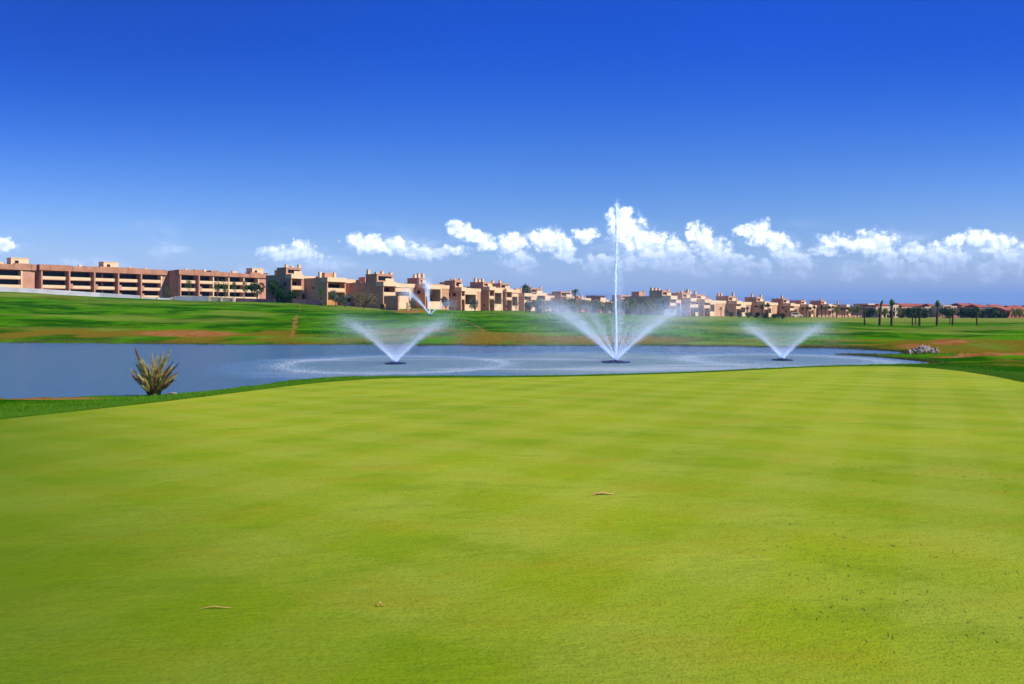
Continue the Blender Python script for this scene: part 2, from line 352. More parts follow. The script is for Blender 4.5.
# putting green
def build_green():
    B = GREEN; n = len(B); C = np.array([0.5, 6.0]); K = 30
    V = [[C[0], C[1], float(gplane(C[1]))+0.006]]
    for k in range(1, K+1):
        q = C+(B-C)*(k/K)
        for p in q: V.append([p[0], p[1], float(gplane(p[1]))+0.006])
    V = np.array(V)
    me = bpy.data.meshes.new('putting_green'); f = []
    for i in range(n):
        j = (i+1) % n; f.append((0, 1+i, 1+j))
        for k in range(1, K): f.append((1+(k-1)*n+i, 1+k*n+i, 1+k*n+j, 1+(k-1)*n+j))
    me.from_pydata(V.tolist(), [], f)
    me.polygons.foreach_set('use_smooth', [True]*len(me.polygons)); me.update()
    m, t, b = new_mat('mown_green')
    P = t.new('ShaderNodeNewGeometry').outputs['Position']
    sx = t.new('ShaderNodeSeparateXYZ'); t.put(sx.inputs[0], P); x, y = sx.outputs[0], sx.outputs[1]
    rot = t.new('ShaderNodeVectorRotate', rotation_type='Z_AXIS'); t.put(rot.inputs['Vector'], P); rot.inputs['Angle'].default_value = math.radians(31)
    R = rot.outputs[0]; sr = t.new('ShaderNodeSeparateXYZ'); t.put(sr.inputs[0], R)
    wob = t.math('MULTIPLY', t.noise(P, 0.25, 2), 0.25)
    s1 = t.math('SINE', t.math('MULTIPLY', t.math('ADD', sr.outputs[0], wob), 2*math.pi/1.5))
    s2 = t.math('SINE', t.math('MULTIPLY', t.math('ADD', sr.outputs[1], wob), 2*math.pi/1.5))
    st = t.math('ADD', t.math('MULTIPLY', t.ss(s1, -0.4, 0.4), 0.5), t.math('MULTIPLY', t.ss(s2, -0.4, 0.4), 0.5))
    big = t.noise(P, 0.22, 4, 0.6); mid = t.noise(t.vmath('MULTIPLY', P, (0.6, 1.5, 1.0)), 1.1, 6, 0.7); fine = t.noise(t.vmath('MULTIPLY', R, (1.0, 0.45, 1.0)), 85, 5, 0.8)
    vf = t.noise(P, 210, 2, 0.7)
    base = t.mix(t.ss(big, 0.35, 0.65), (0.225, 0.355, 0.002), (0.335, 0.44, 0.006))
    base = t.mix(t.math('MULTIPLY', st, 0.30), base, (0.54, 0.55, 0.09))
    base = t.mix(t.math('MULTIPLY', t.ss(mid, 0.45, 0.7), 0.55), base, (0.38, 0.33, 0.012))
    base = t.mix(t.math('MULTIPLY', t.ss(mid, 0.50, 0.30), 0.5), base, (0.15, 0.27, 0.002))
    base = t.mix(t.math('MULTIPLY', t.ss(fine, 0.45, 0.70), 0.8), base, (0.10, 0.17, 0.002))
    base = t.mix(t.math('MULTIPLY', t.ss(vf, 0.48, 0.70), 0.5), base, (0.52, 0.52, 0.07))
    # vignette painted into turf at left front; small bare scars near the front right
    pits = t.noise(t.vmath('MULTIPLY', R, (1.6, 0.7, 1.0)), 13, 3, 0.7)
    reg = t.math('MULTIPLY', t.ss(t.noise(P, 0.6, 2), 0.42, 0.58), t.ss(t.math('SUBTRACT', x, t.math('MULTIPLY', y, 0.55)), -2.4, 0.4))
    pf = t.math('MULTIPLY', t.ss(pits, 0.635, 0.69), reg)
    base = t.mix(t.math('MULTIPLY', pf, 0.7), base, (0.13, 0.09, 0.03))
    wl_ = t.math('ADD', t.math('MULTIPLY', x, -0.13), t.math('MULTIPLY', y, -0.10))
    vignette = t.ss(t.math('ADD', wl_, t.math('MULTIPLY', big, 0.8)), -0.2, 0.65)
    base = t.mix(t.math('MULTIPLY', vignette, 0.85), base, (0.07, 0.165, 0.001))
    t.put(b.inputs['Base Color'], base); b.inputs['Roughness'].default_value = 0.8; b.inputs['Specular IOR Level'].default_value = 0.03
    h = t.math('ADD', t.math('MULTIPLY', fine, 0.6), t.math('ADD', t.math('MULTIPLY', vf, 0.35), t.math('MULTIPLY', pf, -0.8)))
    bn = t.bump(h, 0.011); bn = t.bump(mid, 0.05, 1.0, bn); t.put(b.inputs['Normal'], bn)
    me.materials.append(m)
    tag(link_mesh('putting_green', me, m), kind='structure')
build_green()

# ------------------------------------------------------------------ pond
FA = pix(395.5, 363.8, z=WL); FB = pix(616, 362.3, z=WL); FC = pix(782.5, 360.3, z=WL)
def water_mat(name, rings):
    m, t, b = new_mat(name)
    P = t.new('ShaderNodeNewGeometry').outputs['Position']
    n1 = t.noise(t.vmath('MULTIPLY', P, (0.55, 1.0, 0)), 1.5, 4, 0.6); n2 = t.noise(t.vmath('MULTIPLY', P, (1, 1.3, 0)), 7, 3, 0.6)
    big = t.noise(t.vmath('MULTIPLY', P, (0.05, 0.22, 0)), 1.0, 3, 0.6)
    foam = None; dist = None
    for (c, r, wd, inner, fs) in rings:
        d = t.vmath('DISTANCE', t.vmath('MULTIPLY', P, (1, 1, 0)), (float(c[0]), float(c[1]), 0))
        d = t.math('ADD', d, t.math('MULTIPLY', t.math('SUBTRACT', n1, 0.5), 2.0))
        k = t.math('MULTIPLY', t.math('MULTIPLY', t.ss(d, r-wd*1.2, r-wd*0.2), t.ss(d, r+wd, r+wd*0.2)), fs)
        foam = k if foam is None else t.math('MAXIMUM', foam, k)
        q = t.ss(d, r*1.7, r*0.9, 0, inner); dist = q if dist is None else t.math('MAXIMUM', dist, q)
    c = t.mix(dist, (0.05, 0.145, 0.26), (0.155, 0.245, 0.245))
    ff = t.math('MULTIPLY', foam, t.ss(n2, 0.30, 0.60))
    streak = t.math('MULTIPLY', t.ss(big, 0.52, 0.66), t.math('MULTIPLY', dist, 0.35))
    ff = t.math('MAXIMUM', t.math('MULTIPLY', t.math('MULTIPLY', ff, 0.55), t.ss(big, 0.36, 0.62, 0.35, 1.0)), streak)
    c = t.mix(ff, c, (0.62, 0.66, 0.66))
    t.put(b.inputs['Base Color'], c)
    t.put(b.inputs['Roughness'], t.math('ADD', 0.12, t.math('MULTIPLY', t.math('MAXIMUM', dist, ff), 0.45)))
    b.inputs['Specular IOR Level'].default_value = 0.5; b.inputs['IOR'].default_value = 1.33
    h = t.math('ADD', t.math('MULTIPLY', n1, 1.0), t.math('MULTIPLY', n2, 0.22))
    t.put(b.inputs['Normal'], t.bump(h, 0.16))
    return m
M['water'] = water_mat('pond_water', [(FA, 6.3, 0.55, 0.85, 1.0), (FB, 8.0, 2.2, 1.0, 0.10), (FC, 6.0, 1.0, 0.85, 0.45)])
xs = np.arange(-104, 46, 1.0); ys = np.arange(15, 74, 1.0)
XX, YY = np.meshgrid(xs, ys); sd, _, _ = poly_sd(XX.ravel()+0.5, YY.ravel()+0.5, POND); sd = sd.reshape(XX.shape)
V = np.stack([XX.ravel(), YY.ravel(), np.full(XX.size, WL)], 1); nx = len(xs); fc = []
for j in range(len(ys)-1):
    for i in range(nx-1):
        if sd[j, i] < 1.6: fc.append((j*nx+i, j*nx+i+1, (j+1)*nx+i+1, (j+1)*nx+i))
me = np_mesh('pond_water', V, np.array(fc), M['water'])
tag(link_mesh('pond_water', me, None), kind='structure')
mb = MB(); k = 40
for i in range(k):
    a = 2*math.pi*i/k; mb.v.append((SPR[0]+5.6*math.cos(a)*(1+0.06*math.sin(3*a)), SPR[1]+5.6*math.sin(a), SPR[2]+0.09))
mb.f.append(tuple(range(k)))
M['water2'] = water_mat('basin_water', [(SPR, 4.6, 1.0, 0.9, 1.0)])
tag(mb.build('basin_water', M['water2']), kind='structure')

# ------------------------------------------------------------------ fountains
def drops(P, D, L, Wd):
    """elongated tetrahedra: centre P, unit direction D, length L, width Wd"""
    n = len(P); r = RNG.normal(size=(n, 3)); a = np.cross(D, r); a /= np.linalg.norm(a, axis=1)[:, None]+1e-9; c = np.cross(D, a)
    L = L[:, None]; W = Wd[:, None]
    v0 = P+D*L/2; v1 = P-D*L/2+a*W*0.6; v2 = P-D*L/2+(-0.5*a+0.87*c)*W*0.6; v3 = P-D*L/2+(-0.5*a-0.87*c)*W*0.6
    V = np.stack([v0, v1, v2, v3], 1).reshape(-1, 3); o = np.arange(n)[:, None]*4
    Fc = np.concatenate([o+np.array([[0, 1, 2]]), o+np.array([[0, 2, 3]]), o+np.array([[0, 3, 1]]), o+np.array([[1, 3, 2]])])
    return V, Fc
WIND = np.array([0.25, 0.05, 0.0])
def ballistic(n, phi, vr, vz, t, jit, L, Wd, wind=1.0, k=2.5):
    """drops slowed by the air (drag k)"""
    e = np.exp(-k*t); g = 9.81; r = vr/k*(1-e); z = (vz+g/k)/k*(1-e)-g*t/k
    P = np.stack([r*np.cos(phi), r*np.sin(phi), z+0.12], 1)
    P += RNG.normal(size=(n, 3))*(jit*(0.10+1.6*t**1.5))[:, None]+WIND*wind*(t**2)[:, None]
    D = np.stack([vr*e*np.cos(phi), vr*e*np.sin(phi), (vz+g/k)*e-g/k], 1); D /= np.linalg.norm(D, axis=1)[:, None]+1e-6
    P[:, 2] = np.maximum(P[:, 2], 0.01)
    return drops(P, D, L, Wd)
def splash(n, R, wd):
    ph = RNG.uniform(0, 2*math.pi, n); r = R+RNG.normal(0, wd, n)
    P = np.stack([r*np.cos(ph), r*np.sin(ph), RNG.exponential(0.025, n)+0.005], 1)
    D = np.tile(np.array([[0, 0, 1.0]]), (n, 1)); return drops(P, D, RNG.uniform(0.01, 0.03, n), RNG.uniform(0.010, 0.028, n))
def float_ring(parent, R=0.62):
    mb = MB(); n = 20
    for r, z0, z1 in ((R, -0.05, 0.06), (R*0.55, 0.06, 0.10)):
        mb.tube([(0, 0, z0), (0, 0, z0+0.02), (0, 0, z1-0.02), (0, 0, z1)], [r*0.95, r, r, r*0.93], n)
    fl = mb.build('float', M['float'], parent)
    nb = MB().tube([(0, 0, 0.10), (0, 0, 0.16)], [0.10, 0.07], 10).build('nozzle', M['float'], parent)
def spread_fountain(loc, label, vr, vz, n, R):
    rt = empty('fountain', loc); tag(rt, label, 'fountain', 'floating fountains on the pond')
    float_ring(rt)
    T = 0.52
    t = np.concatenate([(RNG.uniform(0.0, 1, int(n*0.7))**1.25)*T, T*(1+1.9*RNG.beta(1.1, 1.7, n-int(n*0.7)))]); phi = RNG.uniform(0, 2*math.pi, n)
    sp = RNG.normal(1, 0.06, n); fade = np.where(t > T, 0.6, 1.0)
    V, Fc = ballistic(n, phi, vr*sp, vz*sp*RNG.normal(1, 0.02, n), t, np.full(n, 0.40), RNG.uniform(0.015, 0.045, n), RNG.uniform(0.004, 0.0085, n)*fade)
    link_mesh('water_spray', np_mesh('water_spray', V, Fc, M['drops']), None, rt)
    V, Fc = splash(6000, R, 0.65); link_mesh('splash_ring', np_mesh('splash_ring', V, Fc, M['drops']), None, rt)
spread_fountain(FA, 'low V-shaped fountain spraying on the left of the pond inside a pale splash ring', 10.3, 10.6, 90000, 6.2)
spread_fountain(FC, 'low V-shaped fountain spraying on the right of the pond near the grassy point', 8.4, 9.6, 72000, 5.6)
def main_fountain(loc):
    rt = empty('fountain', loc); tag(rt, 'tall fountain with a high central jet and a fan of slanting jets', 'fountain', 'floating fountains on the pond')
    float_ring(rt, 0.85)
    vz = math.sqrt(2*9.81*9.0); n = 4200
    t = (1-RNG.uniform(0.0, 1, n)**0.62)*vz/9.81; z = vz*t-4.905*t*t+0.3
    rad = 0.022+0.022*(t/(vz/9.81))
    clump = 0.6+0.7*np.abs(np.sin(z*2.3)+0.6*np.sin(z*5.1+1))
    P = np.stack([RNG.normal(0, 1, n)*rad+0.03*np.sin(z*1.1), RNG.normal(0, 1, n)*rad, z], 1)
    D = np.tile(np.array([[0, 0, 1.0]]), (n, 1))+RNG.normal(0, 0.04, (n, 3))
    V, Fc = drops(P, D, RNG.uniform(0.05, 0.16, n), RNG.uniform(0.012, 0.026, n)*clump)
    link_mesh('central_jet', np_mesh('central_jet', V, Fc, M['drops']), None, rt)
    n = 6000; z = RNG.uniform(0.0, 8.9, n)                       # water falling back, carried a little downwind
    z[:700] = 9.0+np.abs(RNG.normal(0, 0.25, 700)); P = np.stack([0.06+RNG.normal(0, 1, n)*(0.06+0.16*np.maximum(0, 1-z/9.4))+0.20*(1-z/9.4), RNG.normal(0, 0.15, n), z], 1)
    V, Fc = drops(P, np.tile(np.array([[0, 0, 1.0]]), (n, 1)), RNG.uniform(0.03, 0.09, n), RNG.uniform(0.005, 0.012, n))
    link_mesh('falling_spray', np_mesh('falling_spray', V, Fc, M['drops']), None, rt)
    vz = 12.0; vr = 11.8; T = 0.646
    for k in range(14):
        n = 3200; ph = 2*math.pi*(k+0.35)/14
        t = RNG.uniform(0, 1, n)**1.2*T*1.25; q = t/T
        V, Fc = ballistic(n, np.full(n, ph)+RNG.normal(0, 0.055, n), vr*RNG.normal(1, 0.05, n), vz*RNG.normal(1, 0.05, n), t, np.full(n, 0.22), RNG.uniform(0.03, 0.08, n), RNG.uniform(0.005, 0.011, n)*(1.2-0.6*q), k=1.8)
        link_mesh('slanting_jet', np_mesh('slanting_jet', V, Fc, M['drops']), None, rt)
    n = 260000; t = RNG.uniform(0.2, 2.3, n)*T; s = RNG.uniform(0.70, 1.15, n)
    V, Fc = ballistic(n, RNG.uniform(0, 2*math.pi, n), vr*s, vz*s, t, np.full(n, 0.55), RNG.uniform(0.012, 0.03, n), RNG.uniform(0.004, 0.008, n)*np.where(t > 1.3*T, 0.75, 1.0), k=1.8)
    link_mesh('spray_mist', np_mesh('spray_mist', V, Fc, M['drops']), None, rt)
    V, Fc = splash(5000, 7.5, 1.6); link_mesh('splash_ring', np_mesh('splash_ring', V, Fc, M['drops']), None, rt)
main_fountain(FB)
def sprinkler(loc):
    rt = empty('fountain', (loc[0], loc[1], loc[2]+0.09)); tag(rt, 'small distant fountain throwing three thin streams from a lawn basin', 'fountain')
    MB().tube([(0, 0, -0.2), (0, 0, 0.30)], [0.25, 0.12], 10).build('nozzle', M['float'], rt)
    for (ang, vr, vz, n) in ((math.pi*1.02, 9.8, 13.0, 5200), (math.pi*0.96, 1.6, 16.5, 6500), (0.1, 8.6, 8.4, 1800)):
        T = 0.75; t = RNG.uniform(0, 1.25, n)*T
        V, Fc = ballistic(n, np.full(n, ang)+RNG.normal(0, 0.05, n), vr*RNG.normal(1, 0.03, n), vz*RNG.normal(1, 0.03, n), t, np.full(n, 0.55), RNG.uniform(0.06, 0.16, n), RNG.uniform(0.014, 0.034, n), 0.5, k=1.3)
        link_mesh('water_jet', np_mesh('water_jet', V, Fc, M['drops']), None, rt)
sprinkler(SPR)

# ------------------------------------------------------------------ buildings
def at(u, Y, z=None):
    X = Y*(u-CX)/F; return (X, Y, gz(X, Y) if z is None else z)
def apartment(loc, L, H, nb_rough, label, tower, left_bays):
    rt = empty('apartment_building', loc, TH); tag(rt, label, 'building', 'three-storey apartment blocks')
    fh = 2.75; D = 13.0; top = H
    w = MB(); w.box(0, L, 2.6, D, -3, top-0.2)
    w.box(0, 0.4, 0, 2.6, -3, top-1.6); w.box(L-3.4, L, -0.25, 2.6, -3, top-1.62)
    w.build('wall', M['salmon'], rt)
    r = MB(); x = -0.3; k = 0
    while x < L+0.2:
        seglen = min(random.uniform(2.5, 5.5), L+0.3-x); dh = random.choice((0, 0.25, -0.2, 0.4)) if k else 0.2
        r.box(x, x+seglen, -0.9 if k % 2 else -0.75, 2.8, top-1.6, top+dh); x += seglen; k += 1
    r.box(-0.2, L+0.2, 2.8, D+0.1, top-0.2, top+0.12)
    rf = r.build('roof', M['terra'], rt)
    tx = tower*L; MB().box(tx, tx+4.6, 2.0, 6.5, top+0.1, top+2.1).box(tx-0.1, tx+4.7, 1.9, 6.6, top+2.1, top+2.3).build('stair_tower', M['cream'], rf)
    MB().box(tx+1.0, tx+2.0, 1.975, 2.02, top+0.5, top+1.4).build('window', M['glass'], rf)
    nbay = nb_rough; bw = (L-3.4-0.4)/nbay
    for f in range(3):
        z0 = top-1.6-fh*(f+1)
        sl = MB().box(0.4, L-3.4, -0.3, 2.6, z0-0.22, z0).build('floor_slab', M['salmon'], rt)
        for bnum in range(nbay):
            x0 = 0.4+bnum*bw; x1 = x0+bw
            MB().box(x0+0.02, x1-0.02, 2.50, 2.59, z0+0.02, z0+2.5).build('window', M['glass'], rt)  # dark panes spread over the whole back wall to stand for recess shade
            if bnum == nbay//2: MB().box(x0+bw*0.47, x0+bw*0.47+0.5, 2.40, 2.49, z0, z0+2.4).build('pier', M['salmon'], rt)
            p = MB(); lower = bnum < left_bays and f > 0
            p.box(x0+0.2, x1-0.2, -0.3, -0.12, z0+0.003, z0+0.9)
            p.build('balcony_wall', M['cream'], rt)
    for bnum in range(0, nbay+1):
        x0 = 0.4+bnum*bw; dpt = -1.9 if 0 < bnum <= left_bays else -0.45
        m = MB().box(x0-0.2, x0+0.2, dpt, 2.6, -3, top-1.62)
        if 0 < bnum <= left_bays:
            for f in range(1, 3): m.box(x0+0.2, x0+0.9, dpt, -0.31, top-1.6-fh*(f+1)+0.05, top-1.6-fh*(f+1)+1.45)
        m.build('dividing_wall', M['cream'] if bnum > left_bays else M['salmon'], rt)
    for i in range(4): 
        cx = random.uniform(2, L-3); MB().box(cx, cx+0.9, 4, 5, top+0.12, top+0.9).build('roof_vent', M['cream'], rf)
    return rt
a2 = pix(40, 265, Y=215)
apartment((a2[0]-E[0]*41.5, a2[1]-E[1]*41.5, 6.6), 40, 10.0, 5, 'salmon apartment block cut off by the left edge behind the pale wall', 0.86, 2)
apartment((a2[0], a2[1], 6.7), 40, 10.1, 5, 'long salmon apartment block with deep dark balconies, second from the left', 0.47, 4)
a3 = pix(179, 270, Y=239)
apartment((a3[0], a3[1], 6.4), 33, 10.3, 5, 'salmon apartment block behind slender young trees, nearest to the villas', 0.86, 1)

def villa(loc, label, w=5.5, d=12, h=8, port=(6.0, 5.6), pent=1, chim=3, wall='brown', lit='cream', lodge=True, slits=2, garden=0, wing=None, group=None, cat='house', sc=1.0, screen=False):
    ph_ = random.uniform(1.5, 2.3)
    rt = empty('villa', loc, TH+random.uniform(-0.03, 0.03), sc); tag(rt, label, cat, group)
    W = M[wall]; C = M[lit]
    fr = 2.6
    mb = MB().box(0, w, fr, d, -4, h-0.3)
    mb.box(0, 0.35, 0, fr, -4, h-0.3).box(w-0.35, w, 0.02, fr, -4, h-0.31)
    mb.box(0.35, w-0.35, 0.04, fr, h/2-0.25, h/2-0.02)
    mb.box(-0.06, w+0.06, fr+0.3, d+0.06, h-0.3, h)
    mb.build('wall', W, rt)
    roof = MB().box(-0.10, w+0.10, -0.35, fr+0.3, h-1.25, h+0.02).build('parapet', C, rt)
    for f in (0, 1):
        z0 = 0.1 if f == 0 else h/2
        q = MB().box(0.5, w-0.5, fr-0.07, fr-0.01, z0, z0+2.2).build('window', M['glass'] if (f or not lodge) else M['ochre'], rt)
    MB().box(0.36, w-0.36, 0.0, 0.16, h/2, h/2+0.95).build('balcony_wall', C, rt)
    for k in range(slits):
        y0 = 2.5+k*(d-4)/max(1, slits)+random.uniform(-.5, .5); zz = random.choice((h*0.62, h*0.2, h*0.6))
        MB().box(-0.05, 0.02, y0, y0+random.choice((0.7, 1.4)), zz, zz+random.choice((0.6, 1.1))).build('window', M['glass'], rt)
    if port:
        pw, ph = port
        p = MB().box(w+0.02, w+pw, 0.5, 1.0, ph-1.1, ph).box(w+0.02, w+pw, 1.0, 6, ph-0.25, ph-0.02)
        p.box(w+pw-0.5, w+pw, 0.52, 1.0, -4, ph-1.1).box(w+pw-0.35, w+pw, 1.0, d-1, -4, ph-0.26)
        po = p.build('portico', C, rt)
        MB().box(w+0.02, w+pw-0.36, 4.6, d-1, -4, ph-0.26).build('recessed_wall', M['ochre'], rt)
        MB().box(w+1.0, w+pw-1.6, 4.50, 4.59, 0.2, ph-1.6).build('door', M['glass'], rt)
        MB().box(w+0.04, w+pw-0.55, 0.6, 0.8, -0.5, ph*0.32).build('terrace_wall', C, rt)
    if pent:
        x0, x1, y0, y1 = 0.4, w+(1.6 if port else -0.2), 3.2, 8.2
        pm = MB().box(x0, x1, y0, y1, h+0.02, h+ph_).box(x0-0.1, x1+0.1, y0-0.1, y1+0.1, h+ph_, h+ph_+0.22)
        pt = pm.build('penthouse', M['maroon'] if screen else W, rt)
        MB().box(x0+0.6, x1-0.5, y0-0.05, y0+0.03, h+0.5, h+ph_-0.4).build('window', M['glass'], pt)
        MB().box((x0+x1)/2, x1+0.12, y0-0.32, y0-0.1, h+0.05, h+1.15).build('terrace_wall', C, rt)
        cs = [(x0, y0+0.3), (x1-0.7, y0+0.2), (x0+0.1, y1-1.0), (x1-0.8, y1-1.1), ((x0+x1)/2, y1-0.9)]
        for k in range(chim):
            x, y = cs[(k*2+int(ph_*10)) % 5]; ht = random.uniform(0.35, 1.4)
            c = MB().box(x, x+0.75, y, y+0.75, h+ph_+0.22, h+ph_+0.22+ht).build('chimney', C, rt)
            MB().box(x-0.08, x+0.83, y-0.08, y+0.83, h+ph_+0.22+ht, h+ph_+0.35+ht).build('cap', C, c)
    else:
        for k in range(min(chim, 2)):
            x = 0.3+k*(w-1.5); c = MB().box(x, x+0.7, 4, 4.7, h, h+1.7).build('chimney', C, rt)
    if wing:
        a, y0, hh = wing; x0 = w+(port[0] if port else 0)+0.03
        wm = MB().box(w+0.03 if not port else x0, w+a, y0, d+3, -4, hh).box(w-1, w+a, d+0.1, d+5, -4, hh+0.6)
        wi = wm.build('rear_wing', W, rt); MB().box(w, w+a+0.1, y0-0.12, y0-0.02, hh-0.9, hh+0.25).build('parapet', C, wi)
        MB().box(x0+0.6, x0+2.4, y0-0.06, y0+0.02, hh*0.45, hh*0.45+1.7).build('window', M['glass'], wi)
        MB().box(w+1, w+4.2, d+0.3, d+3.4, hh+0.6, hh+2.3).box(w+4.4, w+5.0, d+0.3, d+1, hh+0.6, hh+2.6).build('stair_tower', W, wi)
    if garden:
        MB().box(-1.0, w+5, -garden-0.2, -garden, -4, 1.6).build('garden_wall', W, rt)
    return rt
GV = 'earth-coloured villas stepping along the fairway'
# first terrace of villas (left of the tall jet): (corner px, depth, w, d, h, portico, pent, chim, label...)
rows = [
 (291, 199, 3.8, 13.5, 8.6, (3.5, 4.0), 1, 3, 'brown', 'villa with dark green bushes at its foot, next to the apartment blocks'),
 (327, 196, 6.5, 11.5, 8.0, (6.2, 3.4), 0, 2, 'brown2', 'villa with wide cream parapet and dark balcony, tall chimney at its corner'),
 (383, 194, 4.8, 15, 7.8, (6.2, 6.2), 1, 4, 'brown', 'villa with large shaded side wall behind the wide leafless shrub'),
 (425, 208, 1.2, 7.5, 7.7, (6.2, 7.2), 1, 3, 'brown', 'villa with tall square portico directly behind the distant small fountain'),
 (461, 222, 2.0, 10, 7.6, (6.0, 6.4), 1, 3, 'brown2', 'villa with cream portico between the round dark tree and grey-green tree'),
 (489, 238, 3.0, 10, 8.4, (4.5, 7.4), 1, 3, 'brown2', 'tan villa right of the grey-green round tree, with three chimneys'),
 (506, 251, 3.5, 9, 8.2, (4.0, 6.4), 1, 3, 'brown', 'slim villa with cluster of cream chimneys near the end of first terrace'),
 (524, 262, 4.5, 9, 7.0, (4.0, 5.6), 0, 1, 'brown2', 'low plain villa closing the first terrace beside the belt of trees')]
for i_, (u, Y, w, d, h, port, pent, ch, wl_, lb) in enumerate(rows):
    w_ = (13, 17, 15, 14, 13, 11, 10, 10)[i_]
    villa(at(u, Y), lb, w, d, h, port, pent, ch, wl_, group=GV, slits=2, wing=(w_, 5.5, h*0.97))
# extra front wing of the third villa
wf = at(398, 184); rt = empty('garden_pavilion', wf, TH); tag(rt, 'small cream-framed pavilion with shaded side wall, standing in front of the villas', 'pavilion')
MB().box(0, 0.4, 0, 5.2, -4, 4.0).box(0.4, 3.6, 4.6, 5.2, -4, 3.6).build('wall', M['brown'], rt)
MB().box(0.4, 3.7, -0.1, 0.4, 2.2, 4.02).box(3.3, 3.7, -0.1, 0.4, -4, 2.2).box(0.41, 3.69, 0.4, 4.6, 3.6, 3.8).build('portico', M['cream'], rt)
# middle cluster behind the tree belt
mid = [
 (536, 300, 5, 8, 8.6, 1, 2, 'pale house with block-like roof room behind the palms, left end of belt'),
 (553, 318, 6, 7, 7.6, 0, 1, 'low cream house between the two tall palms'),
 (566, 312, 5, 7, 7.4, 1, 1, 'low cream house directly left of the second tall palm'),
 (581, 316, 6, 7, 7.0, 0, 2, 'low cream house right of the second tall palm'),
 (600, 320, 5.5, 8, 6.6, 1, 0, 'cream house with dark maroon roof screen left of the tall jet'),
 (626, 330, 5, 8, 7.6, 1, 1, 'pale house with block-shaped roof room right behind the tall jet'),
 (640, 322, 6, 7, 7.0, 0, 2, 'low cream house between the tall jet and big brown villa')]
for k, (u, Y, w, d, h, pent, ch, lb) in enumerate(mid):
    h *= 0.93
    villa(at(u, Y), lb, w+2, d, h, (5.0, h*0.72), pent, ch, 'brown2' if k % 2 else 'brown', group='low houses behind the belt of trees', screen=(k == 4), wing=(13, 3.0, h*0.85))
# second terrace (right of the tall jet), side walls in shade
right = [
 (670, 232, 4.5, 11, 8.4, (4.5, 6.4), 1, 4, 'brown', 'big brown villa with dark corner window, first right of the tall jet'),
 (690, 238, 4.0, 8.5, 8.0, (4.0, 5.0), 1, 3, 'brown2', 'villa with ochre recess, second right of the tall jet'),
 (704, 243, 5.0, 6.5, 7.6, (5.0, 6.4), 1, 3, 'brown2', 'villa with row of bright narrow piers behind the garden palms'),
 (736, 262, 5.0, 11, 7.4, (6.0, 5.4), 1, 3, 'brown', 'villa with lit doorway edge left of the green hedge'),
 (764, 280, 5.5, 11, 7.8, (5.0, 5.4), 1, 2, 'brown2', 'wide tan villa behind the green hedge'),
 (790, 300, 5.5, 11, 7.8, (5.5, 5.4), 1, 2, 'brown', 'villa with bright slit right of the green hedge'),
 (808, 318, 5.5, 11, 7.6, (5.5, 5.4), 1, 1, 'brown2', 'tan villa behind the parked white van'),
 (828, 338, 6, 12, 7.8, (6.5, 5.6), 1, 1, 'brown', 'plain brown villa behind small yellow-green trees'),
 (846, 362, 6, 13, 8.2, (6.5, 6.0), 0, 1, 'brown2', 'plain tan villa tapering toward the right end of the terrace'),
 (862, 395, 7, 12, 7.0, (6.5, 5.0), 0, 1, 'brown', 'last low brown villa at the right end of the terrace')]
for (u, Y, w, d, h, port, pent, ch, wl_, lb) in right:
    h *= 0.80; port = (port[0], port[1]*0.84)
    villa(at(u, Y), lb, w, d+4, h, port, pent, ch, wl_, group='shaded villas right of the tall jet', slits=3, wing=(w+port[0]+(11 if u < 840 else 3), 3.5, h*0.93))
# village at the right
def village_house(loc, w, d, h, wall, roof, label, arch=False, rz=0.3):
    rt = empty('village_house', loc, rz); tag(rt, label, 'house', 'village houses beyond the right palms')
    MB().box(0, w, 0, d, -4, h).build('wall', M[wall], rt)
    if roof == 'pitched':
        r = MB(); r.v = [(-0.4, -0.4, h), (w+0.4, -0.4, h), (w+0.4, d+0.4, h), (-0.4, d+0.4, h), (0.8, d/2, h+1.5), (w-0.8, d/2, h+1.5)]
        r.f = [(0, 1, 5, 4), (1, 2, 5), (2, 3, 4, 5), (3, 0, 4), (0, 3, 2, 1)]
        r.build('roof', M['redroof'], rt)
    else:
        MB().box(-0.15, w+0.15, -0.15, d+0.15, h-0.5, h+0.15).build('roof', M['redroof' if roof == 'red' else 'cream'], rt)
    nb = max(2, int(w/3))
    for k in range(nb):
        x = w*(k+0.5)/nb
        for z0 in ((0.4, h*0.55) if h > 4.5 else (0.6,)):
            MB().box(x-0.55, x+0.55, -0.05, 0.03, z0, z0+1.5).build('window', M['glass'], rt)
    if arch:
        MB().box(w*0.25, w*0.4, -1.6, -1.2, -4, h*0.75).box(w*0.8, w*0.95, -1.6, -1.2, -4, h*0.75).box(w*0.25, w*0.95, -1.62, -1.2, h*0.75, h*0.92).build('porch', M['pale'], rt)
